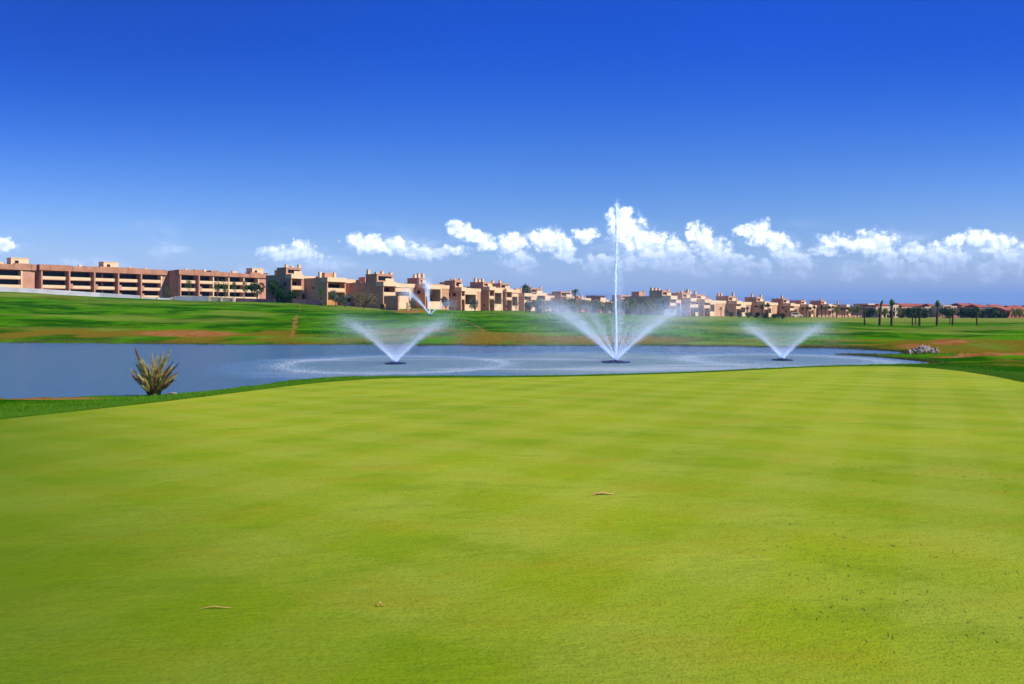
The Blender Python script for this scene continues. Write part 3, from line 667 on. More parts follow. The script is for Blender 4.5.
vh = [
 (868, 318, 4.0, 6.5, 'pale', 'flat', 'narrow cream house left of the first bent palm', False),
 (876, 306, 6.5, 5.6, 'pale', 'red', 'cream house with open porch behind the first bent palm', True),
 (893, 330, 4.0, 6.0, 'pale', 'flat', 'cream house behind the bushy-headed palm', False),
 (902, 380, 12, 6.4, 'salmon', 'pitched', 'red-roofed house behind dark shrubs right of bushy-headed palm', False),
 (925, 330, 3.4, 5.0, 'pale', 'flat', 'small white house left of the tallest dark-headed palm', False),
 (931, 345, 4.5, 5.6, 'cream', 'pitched', 'cream house with small gable behind the tallest dark-headed palm', False),
 (943, 325, 4.6, 5.6, 'pale', 'flat', 'square white house right of the tallest dark-headed palm', False),
 (951, 322, 3.0, 5.2, 'cream', 'flat', 'tan house joined to right of the square white house', False),
 (962, 390, 11, 6.6, 'salmon', 'pitched', 'long red-roofed house left of the last thick palm', False),
 (979, 350, 9, 5.2, 'brown', 'pitched', 'dark-fronted house with red roof behind dark hedge', False),
 (996, 330, 4.2, 5.2, 'pale', 'flat', 'white tower-like house near the right edge', False),
 (1006, 300, 26, 3.6, 'redroof', 'pitched', 'long low brick-red house cut off by the right edge', False)]
for (u, Y, w, h, wa, ro, lb, ar) in vh: village_house(at(u, Y), w, 8, h, wa, ro, lb, ar, random.uniform(0.1, 0.5))
for k in range(14):
    u = 872+k*12.5+random.uniform(-4, 4); Y = random.uniform(430, 520)
    village_house(at(u, Y), random.uniform(6, 12), 8, random.uniform(6.5, 8.6), random.choice(('salmon', 'brown', 'cream')), random.choice(('pitched', 'red')), 'tiny red-topped house in the far back row of the village', False, random.uniform(0, 0.6))
# walls and fences
def long_wall(name, pts, hgt, th, mat, label, cat, drop=1.5, pillars=0):
    rt = empty(name, at(*pts[0])); tag(rt, label, cat); o = rt.location; mb = MB(); P = []
    for (u, Y) in pts: x, y, z = at(u, Y); P.append(Vector((x-o.x, y-o.y, z-o.z)))
    for a, b in zip(P[:-1], P[1:]):
        dv = (b-a).normalized(); nrm = Vector((-dv.y, dv.x, 0)).normalized()*th/2
        q = [a-nrm, b-nrm, b+nrm, a+nrm]; i = len(mb.v)
        mb.v += [(p.x, p.y, p.z-drop) for p in q]+[(p.x, p.y, p.z+hgt) for p in q]
        mb.f += [tuple(i+k for k in f) for f in ((0,3,2,1),(4,5,6,7),(0,1,5,4),(1,2,6,5),(2,3,7,6),(3,0,4,7))]
    mb.build('panel', M[mat], rt)
    if pillars:
        for p in P: MB().box(p.x-0.3, p.x+0.3, p.y-0.3, p.y+0.3, p.z-drop, p.z+hgt+0.25).build('post', M['cream'], rt)
    return rt
long_wall('boundary_wall', [(-60, 184), (0, 190), (50, 196), (100, 203), (140, 206)], 1.5, 0.3, 'greywall', 'long pale grey wall running below the two left apartment blocks', 'wall')
long_wall('boundary_wall', [(142, 207), (158, 208), (172, 209)], 1.0, 0.3, 'greywall', 'short rubble-topped pale wall between second and third apartment blocks', 'wall', pillars=1)
long_wall('boundary_wall', [(174, 206), (192, 205), (209, 204)], 1.5, 0.3, 'greywall', 'pale grey wall left of the beige gate piers by the young trees', 'wall')
long_wall('boundary_wall', [(210, 203), (222, 202), (234, 201)], 1.3, 0.4, 'cream', 'short beige wall with gate piers below the third apartment block', 'wall', pillars=1)
long_wall('slatted_fence', [(236, 200), (256, 199), (275, 197)], 1.3, 0.12, 'purple', 'dark mauve fence below the third apartment block, left of the bushes', 'fence')
long_wall('slatted_fence', [(292, 190), (308, 189), (322, 188)], 1.3, 0.12, 'purple', 'dark mauve fence in front of the villa with wide cream parapet', 'fence')
long_wall('garden_wall', [(664, 214), (676, 214), (688, 213)], 2.0, 0.3, 'greywall', 'mauve-grey garden wall in front of the second villa right of the tall jet', 'wall')
long_wall('garden_wall', [(818, 300), (845, 305), (870, 310)], 1.1, 0.3, 'brown2', 'low tan wall along the foot of the last brown villas', 'wall')
long_wall('garden_wall', [(936, 300), (950, 300), (962, 300)], 1.4, 0.3, 'salmon', 'low salmon wall in front of the square white house', 'wall')
# parked van, tiny, beside the hedge
vx = at(796, 262); rt = empty('parked_van', vx, 0.1); tag(rt, 'small white van parked right of the green hedge', 'van')
vb = MB(); prof = [(-2.3, 0.35), (2.3, 0.35), (2.35, 0.95), (1.5, 1.15), (0.9, 1.85), (-2.2, 1.9), (-2.35, 1.2)]
n = len(prof); vb.v = [(x, -0.85, z) for x, z in prof]+[(x, 0.85, z) for x, z in prof]
vb.f = [tuple(range(n)), tuple(reversed(range(n, 2*n)))]+[(i, i+n, (i+1) % n+n, (i+1) % n) for i in range(n)]
vb.build('body', M['pale'], rt)
MB().box(-1.9, 0.7, -0.87, -0.855, 1.2, 1.7).build('window', M['glass'], rt)
for x in (-1.5, 1.5):
    MB().tube([(x, -0.9, 0.33), (x, -0.6, 0.33)], 0.33, 14).build('wheel', M['glass'], rt)
    MB().tube([(x, 0.6, 0.33), (x, 0.9, 0.33)], 0.33, 14).build('wheel', M['glass'], rt)

# ------------------------------------------------------------------ trees
def crown_mesh(name, mat, lobes, n, s):
    """leaf faces scattered through lobes (cx,cy,cz,rx,ry,rz)"""
    wts = np.array([l[3]*l[4]*l[5] for l in lobes])**0.7; wts /= wts.sum()
    idx = RNG.choice(len(lobes), n, p=wts); Lb = np.array(lobes)[idx]
    d = RNG.normal(size=(n, 3)); d /= np.linalg.norm(d, axis=1)[:, None]; r = RNG.uniform(0.35, 1.05, n)**0.6
    P = Lb[:, :3]+d*r[:, None]*Lb[:, 3:]
    a = RNG.normal(size=(n, 3)); a /= np.linalg.norm(a, axis=1)[:, None]; b2 = np.cross(a, RNG.normal(size=(n, 3))); b2 /= np.linalg.norm(b2, axis=1)[:, None]
    sz = RNG.uniform(0.5, 1.3, n)[:, None]*s
    V = np.stack([P-a*sz, P+b2*sz*0.55, P+a*sz, P-b2*sz*0.55], 1).reshape(-1, 3); Fc = np.arange(4*n).reshape(n, 4)
    return np_mesh(name, V, Fc, mat)
def trunk_mesh(h, r, limbs, mat, spread=1.2, top=None):
    mb = MB(); top = top or h*1.5
    mb.tube([(0, 0, -0.5), (0.03, 0, h*0.5), (0, 0.04, h)], [r*1.3, r, r*0.8], 8)
    for k in range(limbs):
        a = 2*math.pi*k/limbs+random.uniform(-.4, .4); s = spread*random.uniform(0.6, 1)
        mb.tube([(0, 0, h*0.92), (math.cos(a)*s*0.5, math.sin(a)*s*0.5, h+(top-h)*0.5), (math.cos(a)*s, math.sin(a)*s, top)], [r*0.6, r*0.4, r*0.12], 5)
    return mb.mesh('trunk', mat)
def lobes_round(R, H, z, k=6):
    out = []
    for i in range(k):
        a = random.uniform(0, 6.28); rr = R*random.uniform(0.2, 0.6); out.append((math.cos(a)*rr, math.sin(a)*rr, z+random.uniform(-0.3, 0.35)*H, R*random.uniform(0.4, 0.62), R*random.uniform(0.4, 0.62), H*random.uniform(0.28, 0.4)))
    return out
PROTO = {}
def proto_tree(kind):
    v = []
    for i in range(3):
        if kind == 'round': v.append((trunk_mesh(1.2, 0.13, 5, M['bark'], 0.9, 2.6), crown_mesh('crown', M['leaf_dark'], lobes_round(1.7, 3.0, 2.7), 900, 0.20)))
        if kind == 'grey': v.append((trunk_mesh(1.0, 0.15, 5, M['bark'], 0.9, 2.4), crown_mesh('crown', M['leaf_grey'], lobes_round(1.8, 2.7, 2.6), 800, 0.19)))
        if kind == 'bush': v.append((trunk_mesh(0.4, 0.12, 5, M['bark'], 0.8, 1.2), crown_mesh('crown', M['leaf_dark'], lobes_round(1.6, 2.2, 1.3), 900, 0.20)))
        if kind == 'slim': v.append((trunk_mesh(1.8, 0.07, 4, M['bark'], 0.5, 3.8), crown_mesh('crown', M['leaf_mid'], lobes_round(0.95, 3.2, 3.6, 5), 380, 0.16)))
        if kind == 'yellow': v.append((trunk_mesh(1.6, 0.10, 4, M['bark'], 0.8, 3.0), crown_mesh('crown', M['leaf_yel'], lobes_round(1.4, 2.6, 3.0, 5), 520, 0.18)))
        if kind == 'sparse': v.append((trunk_mesh(1.3, 0.12, 7, M['bark'], 1.5, 3.9), crown_mesh('crown', M['leaf_dry'], lobes_round(1.7, 2.8, 3.0, 7), 300, 0.13)))
        if kind == 'shrub': v.append((trunk_mesh(0.5, 0.16, 16, M['leaf_dry'], 3.4, 3.4), crown_mesh('crown', M['leaf_dry'], [(random.uniform(-2.8, 2.8), random.uniform(-2, 2), random.uniform(1.2, 3.1), 1.0, 1.0, 0.9) for _ in range(9)], 1500, 0.13)))
        if kind == 'belt': v.append((trunk_mesh(1.4, 0.14, 5, M['bark'], 1.2, 3.4), crown_mesh('crown', M[('leaf_mid', 'leaf_yel', 'leaf_yel')[i]], lobes_round(1.9, 3.4, 3.2), 700, 0.22)))
        if kind == 'palm' or kind == 'bigpalm':
            H = 4.4; mb = MB(); lean = random.uniform(-0.25, 0.25)
            mb.tube([(0, 0, -0.5), (lean*0.3, 0, H*0.5), (lean, 0, H)], [0.24, 0.19, 0.17], 9); tr = mb.mesh('trunk', M['palmbark'])
            fr = MB()
            for k in range(26):
                a = 2*math.pi*k/26+random.uniform(-.2, .2); el = random.uniform(-0.1, 1.35); Lf = random.uniform(1.1, 1.6); pr = None
                dx, dy = math.cos(a), math.sin(a)
                for sgm in range(7):
                    q = sgm/6; rad = Lf*q*math.cos(el)*(1+0.1*q); zz = H+Lf*q*math.sin(el)-0.75*q*q*Lf*math.cos(el)
                    c = Vector((lean+dx*rad, dy*rad, zz)); wd = 0.16*math.sin(math.pi*min(1, q*0.9+0.1))+0.02
                    s1 = c+Vector((-dy*wd, dx*wd, -wd*0.6)); s2 = c-Vector((-dy*wd, dx*wd, wd*0.6))
                    if pr: fr.quad(pr[0], s1, c, pr[1]); fr.quad(pr[1], c, s2, pr[2])
                    pr = (s1, c, s2)
            v.append((tr, fr.mesh('crown', M['leaf_palm'])))
        if kind in ('tied', 'bent', 'stump'):
            H = {'tied': 4.2, 'bent': 4.0, 'stump': 3.4}[kind]; lean = {'tied': 0.1, 'bent': 0.35, 'stump': 0.0}[kind]
            mb = MB(); pts = [(lean*(q**2), 0, -0.5+(H+0.5)*q) for q in (0, .2, .4, .6, .8, 1)]
            mb.tube(pts, [0.26, 0.24, 0.20, 0.17, 0.13 if kind != 'stump' else 0.2, 0.12 if kind != 'stump' else 0.22], 9)
            for k in range(70):
                q = random.random(); a = random.uniform(0, 6.28); x = lean*q*q; z = H*q; r = 0.22-0.06*q
                mb.tri((x+math.cos(a)*r, math.sin(a)*r, z), (x+math.cos(a+.5)*r, math.sin(a+.5)*r, z), (x+math.cos(a+.25)*(r+0.13), math.sin(a+.25)*(r+0.13), z+0.22))
            tr = mb.mesh('trunk', M['palmbark']); fr = MB(); nf = {'tied': 60, 'bent': 34, 'stump': 34}[kind]
            for k in range(nf):
                a = random.uniform(0, 6.28); Lf = random.uniform(0.9, 1.5)*(0.65 if kind == 'stump' else 1); fat = {'tied': 0.62, 'bent': 0.26, 'stump': 0.6}[kind]*random.uniform(0.4, 1); bd = {'tied': 0.0, 'bent': 0.5, 'stump': 0.0}[kind]; pr = None
                for sgm in range(6):
                    q = sgm/5; rad = fat*math.sin(math.pi*min(1, q*0.85+0.05)); wd = 0.07*(1-q)+0.015
                    c = Vector((lean+math.cos(a)*rad+bd*q*q, math.sin(a)*rad, H-0.15+Lf*q*(1-0.25*bd*q))); sv = Vector((-math.sin(a)*wd, math.cos(a)*wd, 0))
                    if pr: fr.quad(pr[0], c+sv, c-sv, pr[1])
                    pr = (c+sv, c-sv)
            v.append((tr, fr.mesh('crown', M['leaf_palm'] if kind != 'tied' else M['leaf_mid'])))
    PROTO[kind] = v
NAMES = {'round': 'round_tree', 'grey': 'olive_tree', 'bush': 'round_bush', 'slim': 'young_tree', 'yellow': 'young_tree', 'sparse': 'sparse_tree', 'shrub': 'leafless_shrub', 'belt': 'belt_tree', 'palm': 'palm_tree', 'bigpalm': 'palm_tree', 'tied': 'palm_tree', 'bent': 'palm_tree', 'stump': 'palm_tree'}
tc = [0]
def tree(kind, u, Y, hpx, label, group=None, cat=None, base_h=None, rz=None):
    if kind not in PROTO: proto_tree(kind)
    nat = {'round': 4.2, 'grey': 4.0, 'bush': 2.6, 'slim': 5.3, 'yellow': 4.4, 'sparse': 4.4, 'shrub': 4.0, 'belt': 5.0, 'palm': 5.6, 'bigpalm': 5.6, 'tied': 5.4, 'bent': 5.2, 'stump': 4.3}[kind]
    sc = hpx*Y/F/nat; tr, cr = PROTO[kind][tc[0] % 3]; tc[0] += 1
    rt = empty(NAMES[kind], at(u, Y), random.uniform(0, 6.28) if rz is None else rz, sc)
    tag(rt, label, cat or ('bush' if kind in ('bush', 'shrub') else 'palm' if 'palm' in NAMES[kind] else 'tree'), group)
    a = bpy.data.objects.new('trunk', tr); b = bpy.data.objects.new('crown', cr)
    for o in (a, b): COL.objects.link(o); o.parent = rt
    return rt
GY = 'young trees below the third apartment block'
tree('slim', 168, 212, 14, 'bushy yellowish shrub-like tree in the gap between second and third apartment blocks', None, 'tree')
for u, lb in ((189, 'young tree at the left end of the third apartment block, behind the pale grey wall'), (217, 'young tree just behind the left beige gate pier'), (225, 'young tree between the two beige gate piers'), (235, 'young tree at the left end of the mauve fence'), (244, 'young tree behind the middle of the mauve fence')):
    tree('slim', u, 207, random.uniform(19, 24), lb, GY)
tree('round', 257, 204, 20, 'dark young tree at the right end of the third apartment block')
tree('round', 274, 200, 22, 'tall dark green tree against the first brown villa')
tree('bush', 282, 192, 14, 'rounded dark bush, left of the pair below the first brown villa', 'pair of dark bushes')
tree('bush', 292, 191, 12, 'rounded dark bush, right of the pair below the first brown villa', 'pair of dark bushes')
tree('slim', 322, 190, 17, 'thin tree at the corner with the tall chimney villa')
tree('grey', 336, 186, 15, 'grey-green tree below the dark balcony of the wide cream villa')
tree('grey', 345, 184, 13, 'grey-green tree immediately left of the wide leafless shrub')
tree('shrub', 364, 182, 18, 'wide leafless shrub in front of the large shaded side wall')
tree('bush', 383, 181, 6, 'small low bush right of the wide leafless shrub')
tree('grey', 411, 187, 11, 'dull green bush beside the small cream pavilion')
tree('round', 446, 178, 14, 'round dark green tree right of the distant small fountain')
tree('grey', 475, 180, 13, 'round grey-green tree in front of the cream portico')
tree('sparse', 492, 182, 16, 'sparse brownish tree right of the round grey-green tree')
tree('sparse', 506, 190, 15, 'sparse brownish tree before the slim villa with clustered chimneys')
tree('sparse', 516, 190, 13, 'greyish sparse tree, right end of the first terrace')
tree('grey', 530, 196, 13, 'greyish tree at the left start of the tree belt')
tree('bigpalm', 525.5, 300, 29, 'tall palm rising above the roofs at the left start of the tree belt')
tree('bigpalm', 575, 305, 25, 'tall palm rising above the roofs midway along the tree belt')
for k in range(30):
    u = 536+k*4.0+random.uniform(-1.5, 1.5)
    if u > 652: break
    tree('belt', u, random.uniform(200, 230), random.uniform(11, 16), 'small tree in the mixed green belt behind the tall jet', 'trees of the belt behind the tall jet')
for k in range(16):
    tree('palm', 806+k*3.9+random.uniform(-1.2, 1.2), random.uniform(262, 296), random.uniform(9, 13), 'small thin palm on the lawn edge before the last brown villas', 'small palms before the last brown villas')
for k in range(14):
    tree('palm', 540+k*8.0+random.uniform(-2, 2), random.uniform(190, 205), random.uniform(10, 14), 'small palm in the mixed green belt behind the tall jet', 'palms of the belt behind the tall jet')
for k in range(6):
    tree('bush', 540+k*18+random.uniform(-3, 3), 188, random.uniform(5, 7), 'low bush along the front of the belt behind the tall jet', 'low bushes of the belt')
tree('round', 658, 212, 12, 'green tree left of the big brown villa'); tree('round', 662, 213, 10, 'bright low tree at the front corner of big brown villa')
tree('yellow', 672, 210, 8, 'small yellow-green tree before the mauve-grey garden wall')
gp = [(683, 212, 17, 'thin garden palm standing at the mauve-grey wall'), (695, 224, 9, 'short garden palm left of the bright piers'), (702, 224, 8, 'short garden palm in front of the bright piers'),
 (706, 222, 9, 'short thick garden palm with dark foot'), (721, 228, 10, 'garden palm left of the hedge start'), (727, 226, 8, 'little garden palm at the hedge start'), (741, 232, 8, 'little garden palm under the lit doorway edge'), (747.5, 232, 12, 'upright garden palm right of the lit doorway edge'),
 (762, 234, 15, 'tall dark-stemmed garden palm in front of the hedge'), (768, 234, 17, 'garden palm with the broadest green crown in front of hedge'), (779, 240, 13, 'leaning garden palm at the right end of the hedge'), (786, 242, 9, 'stubby garden palm right of the hedge'),
 (803, 262, 11, 'garden palm just right of the white van'), (809, 262, 12, 'slanting garden palm second right of the white van')]
for (u, Y, h, lb) in gp: tree('palm' if u not in (779, 683, 809) else 'bent', u, Y, h, lb, 'garden palms before the right villas')
for k in range(7):
    tree('bush', 731+k*8.6, 236, 5.6 if k else 4.8, 'dark green hedge bush along the foot of the right villas', 'hedge bushes along the right villas')
for (u, lb) in ((837, 'yellow-green tree, left of the group before the brown villas'), (852, 'yellow-green tree, middle of the group before the brown villas'), (857, 'yellow-green tree, right of the group before the brown villas')):
    tree('yellow', u, 285, 12, lb, 'yellow-green trees before the brown villas')
tree('sparse', 797, 275, 11, 'sparse yellowish tree behind the white van')
# young palms on the right lawn
rp = [('stump', 864.5, 158, 15, 'short headless palm trunk left of the first bent palm'), ('bent', 879.5, 158, 26, 'first bent palm with its top blown over, before cream porch house'),
 ('tied', 891.5, 156, 27, 'palm with a bushy lozenge head and thick dark foot'), ('palm', 912.5, 160, 17, 'short palm with a small spread crown right of bushy-headed palm'), ('stump', 915.6, 164, 10, 'thin stub palm, shortest, between two taller palms'),
 ('stump', 919.5, 160, 20, 'thick palm trunk with ragged top, middle of lawn group'), ('tied', 937, 164, 25, 'tallest palm with small dark round head'), ('stump', 949.8, 168, 8, 'very short palm stub left of the slim trunk before white house'),
 ('stump', 952.6, 162, 17, 'slim palm trunk before the square white house'), ('palm', 976.8, 155, 19, 'last thick palm with dark ragged crown near the right end')]
for (k, u, Y, h, lb) in rp: tree(k, u, Y, h, lb, 'young palms on the right lawn', rz=random.uniform(-0.3, 0.3))
for k in range(46):
    u = 870+k*3.4+random.uniform(-2, 2)
    if 928 < u < 934 or 943 < u < 948: continue
    tree(random.choice(('bush', 'round', 'belt')), u, random.uniform(280, 300), random.uniform(5, 10.5), 'dark shrubbery tree among the village houses', 'trees among the village houses', 'tree')

# ------------------------------------------------------------------ cut palm plant at the near shore
PL = pix(153, 394.6, Y=23.4); pz = gz(PL[0], PL[1]); rt = empty('dwarf_palm', (PL[0], PL[1], pz))
tag(rt, 'dried stiff palm clump with upright brown and green fronds at the near water edge', 'plant')
pxm = 23.4/F
mb = MB(); mb.tube([(0, 0, -0.2), (0, 0, 0.12), (0.02, 0, 0.28)], [0.20, 0.17, 0.10], 12)
for k in range(60):
    a = random.uniform(0, 6.28); z = random.uniform(0, 0.32); r = 0.16-0.2*z
    mb.tri((math.cos(a)*r, math.sin(a)*r, z), (math.cos(a+.35)*r, math.sin(a+.35)*r, z), (math.cos(a+.18)*(r+0.14), math.sin(a+.18)*(r+0.14), z+0.2))
mb.build('stem', M['palmbark'], rt)
tips = [(139.5,350,'frond_red',.11),(141.5,358,'frond_ochre',.13),(146.3,360,'frond_ochre',.12),(153,357.5,'frond_ochre',.14),(156.5,358,'frond_green',.15),(161,354.5,'frond_ochre',.12),(168,351.5,'frond_green',.12),(163.5,358,'frond_green',.14),
 (175.5,362,'frond_red',.06),(181,363.5,'frond_red',.06),(176,380,'frond_red',.10),(172,378,'frond_ochre',.09),(136,371,'frond_ochre',.12),(137,376,'frond_red',.1),(148,366,'frond_green',.13),(144,372,'frond_ochre',.12),(159,366,'frond_ochre',.14),(166,370,'frond_red',.10),(151,372,'frond_ochre',.13),(170,368,'frond_ochre',.08)]
for k in range(34):
    tips.append((random.uniform(139, 171), random.uniform(364, 390), random.choice(('frond_red', 'frond_ochre', 'frond_ochre', 'frond_ochre', 'frond_green')), 0.10))
for i, (tu, tv, mt, wd) in enumerate(tips):
    T = Vector(((tu-153)*pxm*1.0, random.uniform(-0.3, 0.3), (395-tv)*pxm)); Bv = Vector((T.x*0.28, T.y*0.2, 0.04)); ctl = Vector((T.x*0.42, T.y*0.5, T.z*0.55))
    cur = lambda q: Bv*(1-q)**2+ctl*2*q*(1-q)+T*q*q
    fr = MB(); fr.tube([cur(q/8) for q in range(9)], [0.022-0.017*q/8 for q in range(9)], 5)
    for k in range(90):
        q = 0.15+0.80*k/90; c = cur(q); tg = (cur(min(1, q+.03))-cur(q-.03)).normalized()
        a = random.uniform(0, 6.28); sdv = tg.cross(Vector((math.cos(a), math.sin(a), 0.3))).normalized()
        Ll = random.uniform(0.12, 0.30)*(0.75 if wd < .08 else 1); out = wd*random.uniform(0.2, 1.2)*math.sin(math.pi*min(1, q*0.8+0.15)); bw = sdv.cross(tg).normalized()*random.uniform(0.009, 0.016)
        e = c+tg*Ll+sdv*out; mm = c+tg*Ll*0.45+sdv*out*0.7
        fr.quad(c, mm+bw, e, mm-bw)
    fr.build('frond', M[mt], rt)

# small dry things lying on the ground
def leafbit(u, v, L, ang, label, name, cat):
    x, y = gpix(u, v); z = float(gplane(y))+0.008; rt = MB(); n = 9; pr = None
    for k in range(n):
        q = k/(n-1); w = 0.013*math.sin(math.pi*(q*0.9+0.05))*(L/0.14)+0.002; xx = (q-0.5)*L; cz = 0.006+0.018*math.sin(math.pi*q)*(0.5+0.5*math.sin(5*q)); yy = 0.015*math.sin(q*4)
        ring = [(xx, yy-w, cz), (xx, yy, cz+0.004), (xx, yy+w, cz+0.002), (xx, yy, cz-0.003)]
        if pr is not None:
            b0 = len(rt.v)-4
            rt.v += ring
            for j in range(4): rt.f.append((b0+j, b0+(j+1) % 4, b0+4+(j+1) % 4, b0+4+j))
        else: rt.v += ring
        pr = 1
    o = rt.build(name, M['straw'], None, True); o.location = (x, y, z); o.rotation_euler = (0, 0, ang); tag(o, label, cat); return o
leafbit(603, 495.5, 0.22, 0.25, 'curled orange dry leaf lying near the middle of the green', 'dry_leaf', 'leaf')
leafbit(216, 610, 0.17, 0.12, 'thin straw-coloured twig lying on the dark left part of the green', 'dry_twig', 'twig').scale = (1, 0.25, 0.6)
leafbit(381, 608, 0.035, 0.4, 'tiny brown leaf scrap right of the straw-coloured twig', 'leaf_scrap', 'leaf')
leafbit(500, 433, 0.10, 0.1, 'small brown leaf scrap on the far half of the green', 'leaf_scrap', 'leaf').scale = (1.4, 0.5, 0.5)
# rocks by the inlet
def rock_mesh():
    import bmesh
    bm = bmesh.new(); bmesh.ops.create_icosphere(bm, subdivisions=2, radius=1)
    sx, sy, sz = random.uniform(.8, 1.3), random.uniform(.7, 1.1), random.uniform(.5, .8)
    pl = [(Vector((random.gauss(0, 1), random.gauss(0, 1), random.gauss(0, 1))).normalized(), random.uniform(.6, .85)) for _ in range(7)]
    for v in bm.verts:
        for nv, dd in pl:
            q = v.co.dot(nv)
            if q > dd: v.co -= nv*(q-dd)
        v.co = Vector((v.co.x*sx, v.co.y*sy, v.co.z*sz))
    me = bpy.data.meshes.new('rock'); bm.to_mesh(me); bm.free(); me.materials.append(M['rock']); return me
rks = [rock_mesh() for _ in range(6)]
for k in range(46):
    u = 905+random.betavariate(2.2, 2.2)*34; Y = random.uniform(47.5, 51.5); X = Y*(u-CX)/F
    pile = max(0, 1-abs(u-922)/16)
    o = bpy.data.objects.new('rock', rks[k % 6]); COL.objects.link(o); s = random.uniform(0.08, 0.19)
    o.location = (X, Y, gz(X, Y)+s*0.2+random.random()*0.38*pile); o.scale = (s, s, s); o.rotation_euler = (random.uniform(0, 3), random.uniform(0, 3), random.uniform(0, 6))
    tag(o, 'pale rock in the heap beside the inlet on the right', 'rock', 'pale rocks heaped beside the inlet')
for (u, v, s, lb) in ((173, 392.6, 0.09, 'small brown clod just right of the dried palm clump'), (169, 393.2, 0.06, 'tiny brown clod touching the foot of the dried palm clump')):
    p = pix(u, v, Y=23.6); o = bpy.data.objects.new('rock', rks[1]); COL.objects.link(o); o.location = (p[0], p[1], gz(p[0], p[1])+s*0.4); o.scale = (s*1.6, s, s); tag(o, lb, 'rock')

# ------------------------------------------------------------------ rough grass round the green (uncountable)
def rough():
    n = 330000; ii = RNG.integers(0, 8*18, n); B = GREEN[:8*18+1]
    f = RNG.random(n)[:, None]; P = B[ii]*(1-f)+B[ii+1]*f; C = np.array([0.5, 6.0])
    d = P-C; d /= np.linalg.norm(d, axis=1)[:, None]; off = RNG.exponential(1.7, n)*np.where(P[:, 0] < -3, 1.4, 1.0); off = np.where(RNG.random(n) < 0.25, RNG.random(n)*0.25, off)
    P = P+d*off[:, None]
    z, dP, dG = terrain(P[:, 0], P[:, 1], True); k = (dG > 0.0) & (dP > 0.12); P = P[k]; z = z[k]; dG = dG[k]; n = len(P)
    tall = (0.035+0.05*RNG.random(n))*(0.75+0.5*(vnoise(P[:, 0], P[:, 1], 0.7, 41)+0.5))*np.minimum(1, 0.6+dG)
    a = RNG.uniform(0, 6.28, n); wv = np.stack([np.cos(a), np.sin(a), np.zeros(n)], 1)*(RNG.uniform(0.004, 0.008, n)*(P[:, 1]/14).clip(0.8, 2))[:, None]
    lean = np.stack([RNG.normal(0, .4, n), RNG.normal(0, .4, n), np.ones(n)], 1)*tall[:, None]
    b = np.stack([P[:, 0], P[:, 1], z-0.005], 1)
    V = np.stack([b-wv, b+wv, b+lean], 1).reshape(-1, 3); Fc = np.arange(3*n).reshape(n, 3)
    o = link_mesh('rough_grass', np_mesh('rough_grass', V, Fc, M['blade']), None); tag(o, 'longer dark green grass fringing the putting green', 'grass', kind='stuff')
rough()
def shore_grass():
    n = 60000; Fp = POND[8*14:]; Fp = Fp[Fp[:, 1] > 35]; m_ = len(Fp)-1
    ii = RNG.integers(0, m_, n); f = RNG.random(n)[:, None]; P = Fp[ii]*(1-f)+Fp[ii+1]*f+np.stack([RNG.normal(0, .3, n), RNG.exponential(1.6, n)*RNG.choice([1, 1, 1, -1], n)], 1)
    z, dP, dG = terrain(P[:, 0], P[:, 1], True); k = (dP > 0.0) & (dP < 5); P = P[k]; z = z[k]; n = len(P)
    tall = RNG.uniform(0.06, 0.22, n)*(0.4+1.2*(vnoise(P[:, 0], P[:, 1], 2.5, 43)+0.5)**2); a = RNG.uniform(0, 6.28, n)
    wv = np.stack([np.cos(a), np.sin(a), np.zeros(n)], 1)*0.018; lean = np.stack([RNG.normal(0, .3, n), RNG.normal(0, .3, n), np.ones(n)], 1)*tall[:, None]
    b = np.stack([P[:, 0], P[:, 1], z-0.01], 1); V = np.stack([b-wv, b+wv, b+lean], 1).reshape(-1, 3)
    o = link_mesh('shore_grass', np_mesh('shore_grass', V, np.arange(3*n).reshape(n, 3), leaf_mat('shore_blade', (0.05, 0.10, 0.01), (0.16, 0.14, 0.03), 0.3)), None); tag(o, 'tufty olive grass along the far shore of the pond', 'grass', kind='stuff')
shore_grass()

# ------------------------------------------------------------------ mountains
def mountains():
    us = np.arange(-700, 1800, 6.0); rows = 10; V = []; Y0 = 9500.0
    hx = [-700, 0, 150, 260, 400, 520, 640, 760, 850, 950, 1030, 1200, 1800]; hy = [289, 290, 285, 281, 279, 276, 280, 286, 290, 296, 293, 288, 288]
    for r in range(rows):
        q = r/(rows-1); prof = math.sin(math.pi*min(q*1.0, 1))**1.0 if q < 0.5 else 1-(q-0.5)
        Y = Y0+q*3500
        for u in us:
            base = 0.55*(HY-np.interp(u, hx, hy))/F*(Y0+1700); nn = float(vnoise(np.array([u*12.0]), np.array([q*2500]), 420, 51))*0.30+float(vnoise(np.array([u*12.0]), np.array([q*2500]), 130, 52))*0.14
            V.append(((u-CX)/F*Y, Y, -4+base*prof*(1+nn*prof)))
    n = len(us); Fc = [(r*n+i, r*n+i+1, (r+1)*n+i+1, (r+1)*n+i) for r in range(rows-1) for i in range(n-1)]
    m = wall_mat('mountain_rock', (0.26, 0.29, 0.33), (0.34, 0.37, 0.41), 0.002, 0.95, 5.0)
    tag(link_mesh('mountains', np_mesh('mountains', np.array(V), np.array(Fc), m, True), None), kind='structure')
mountains()

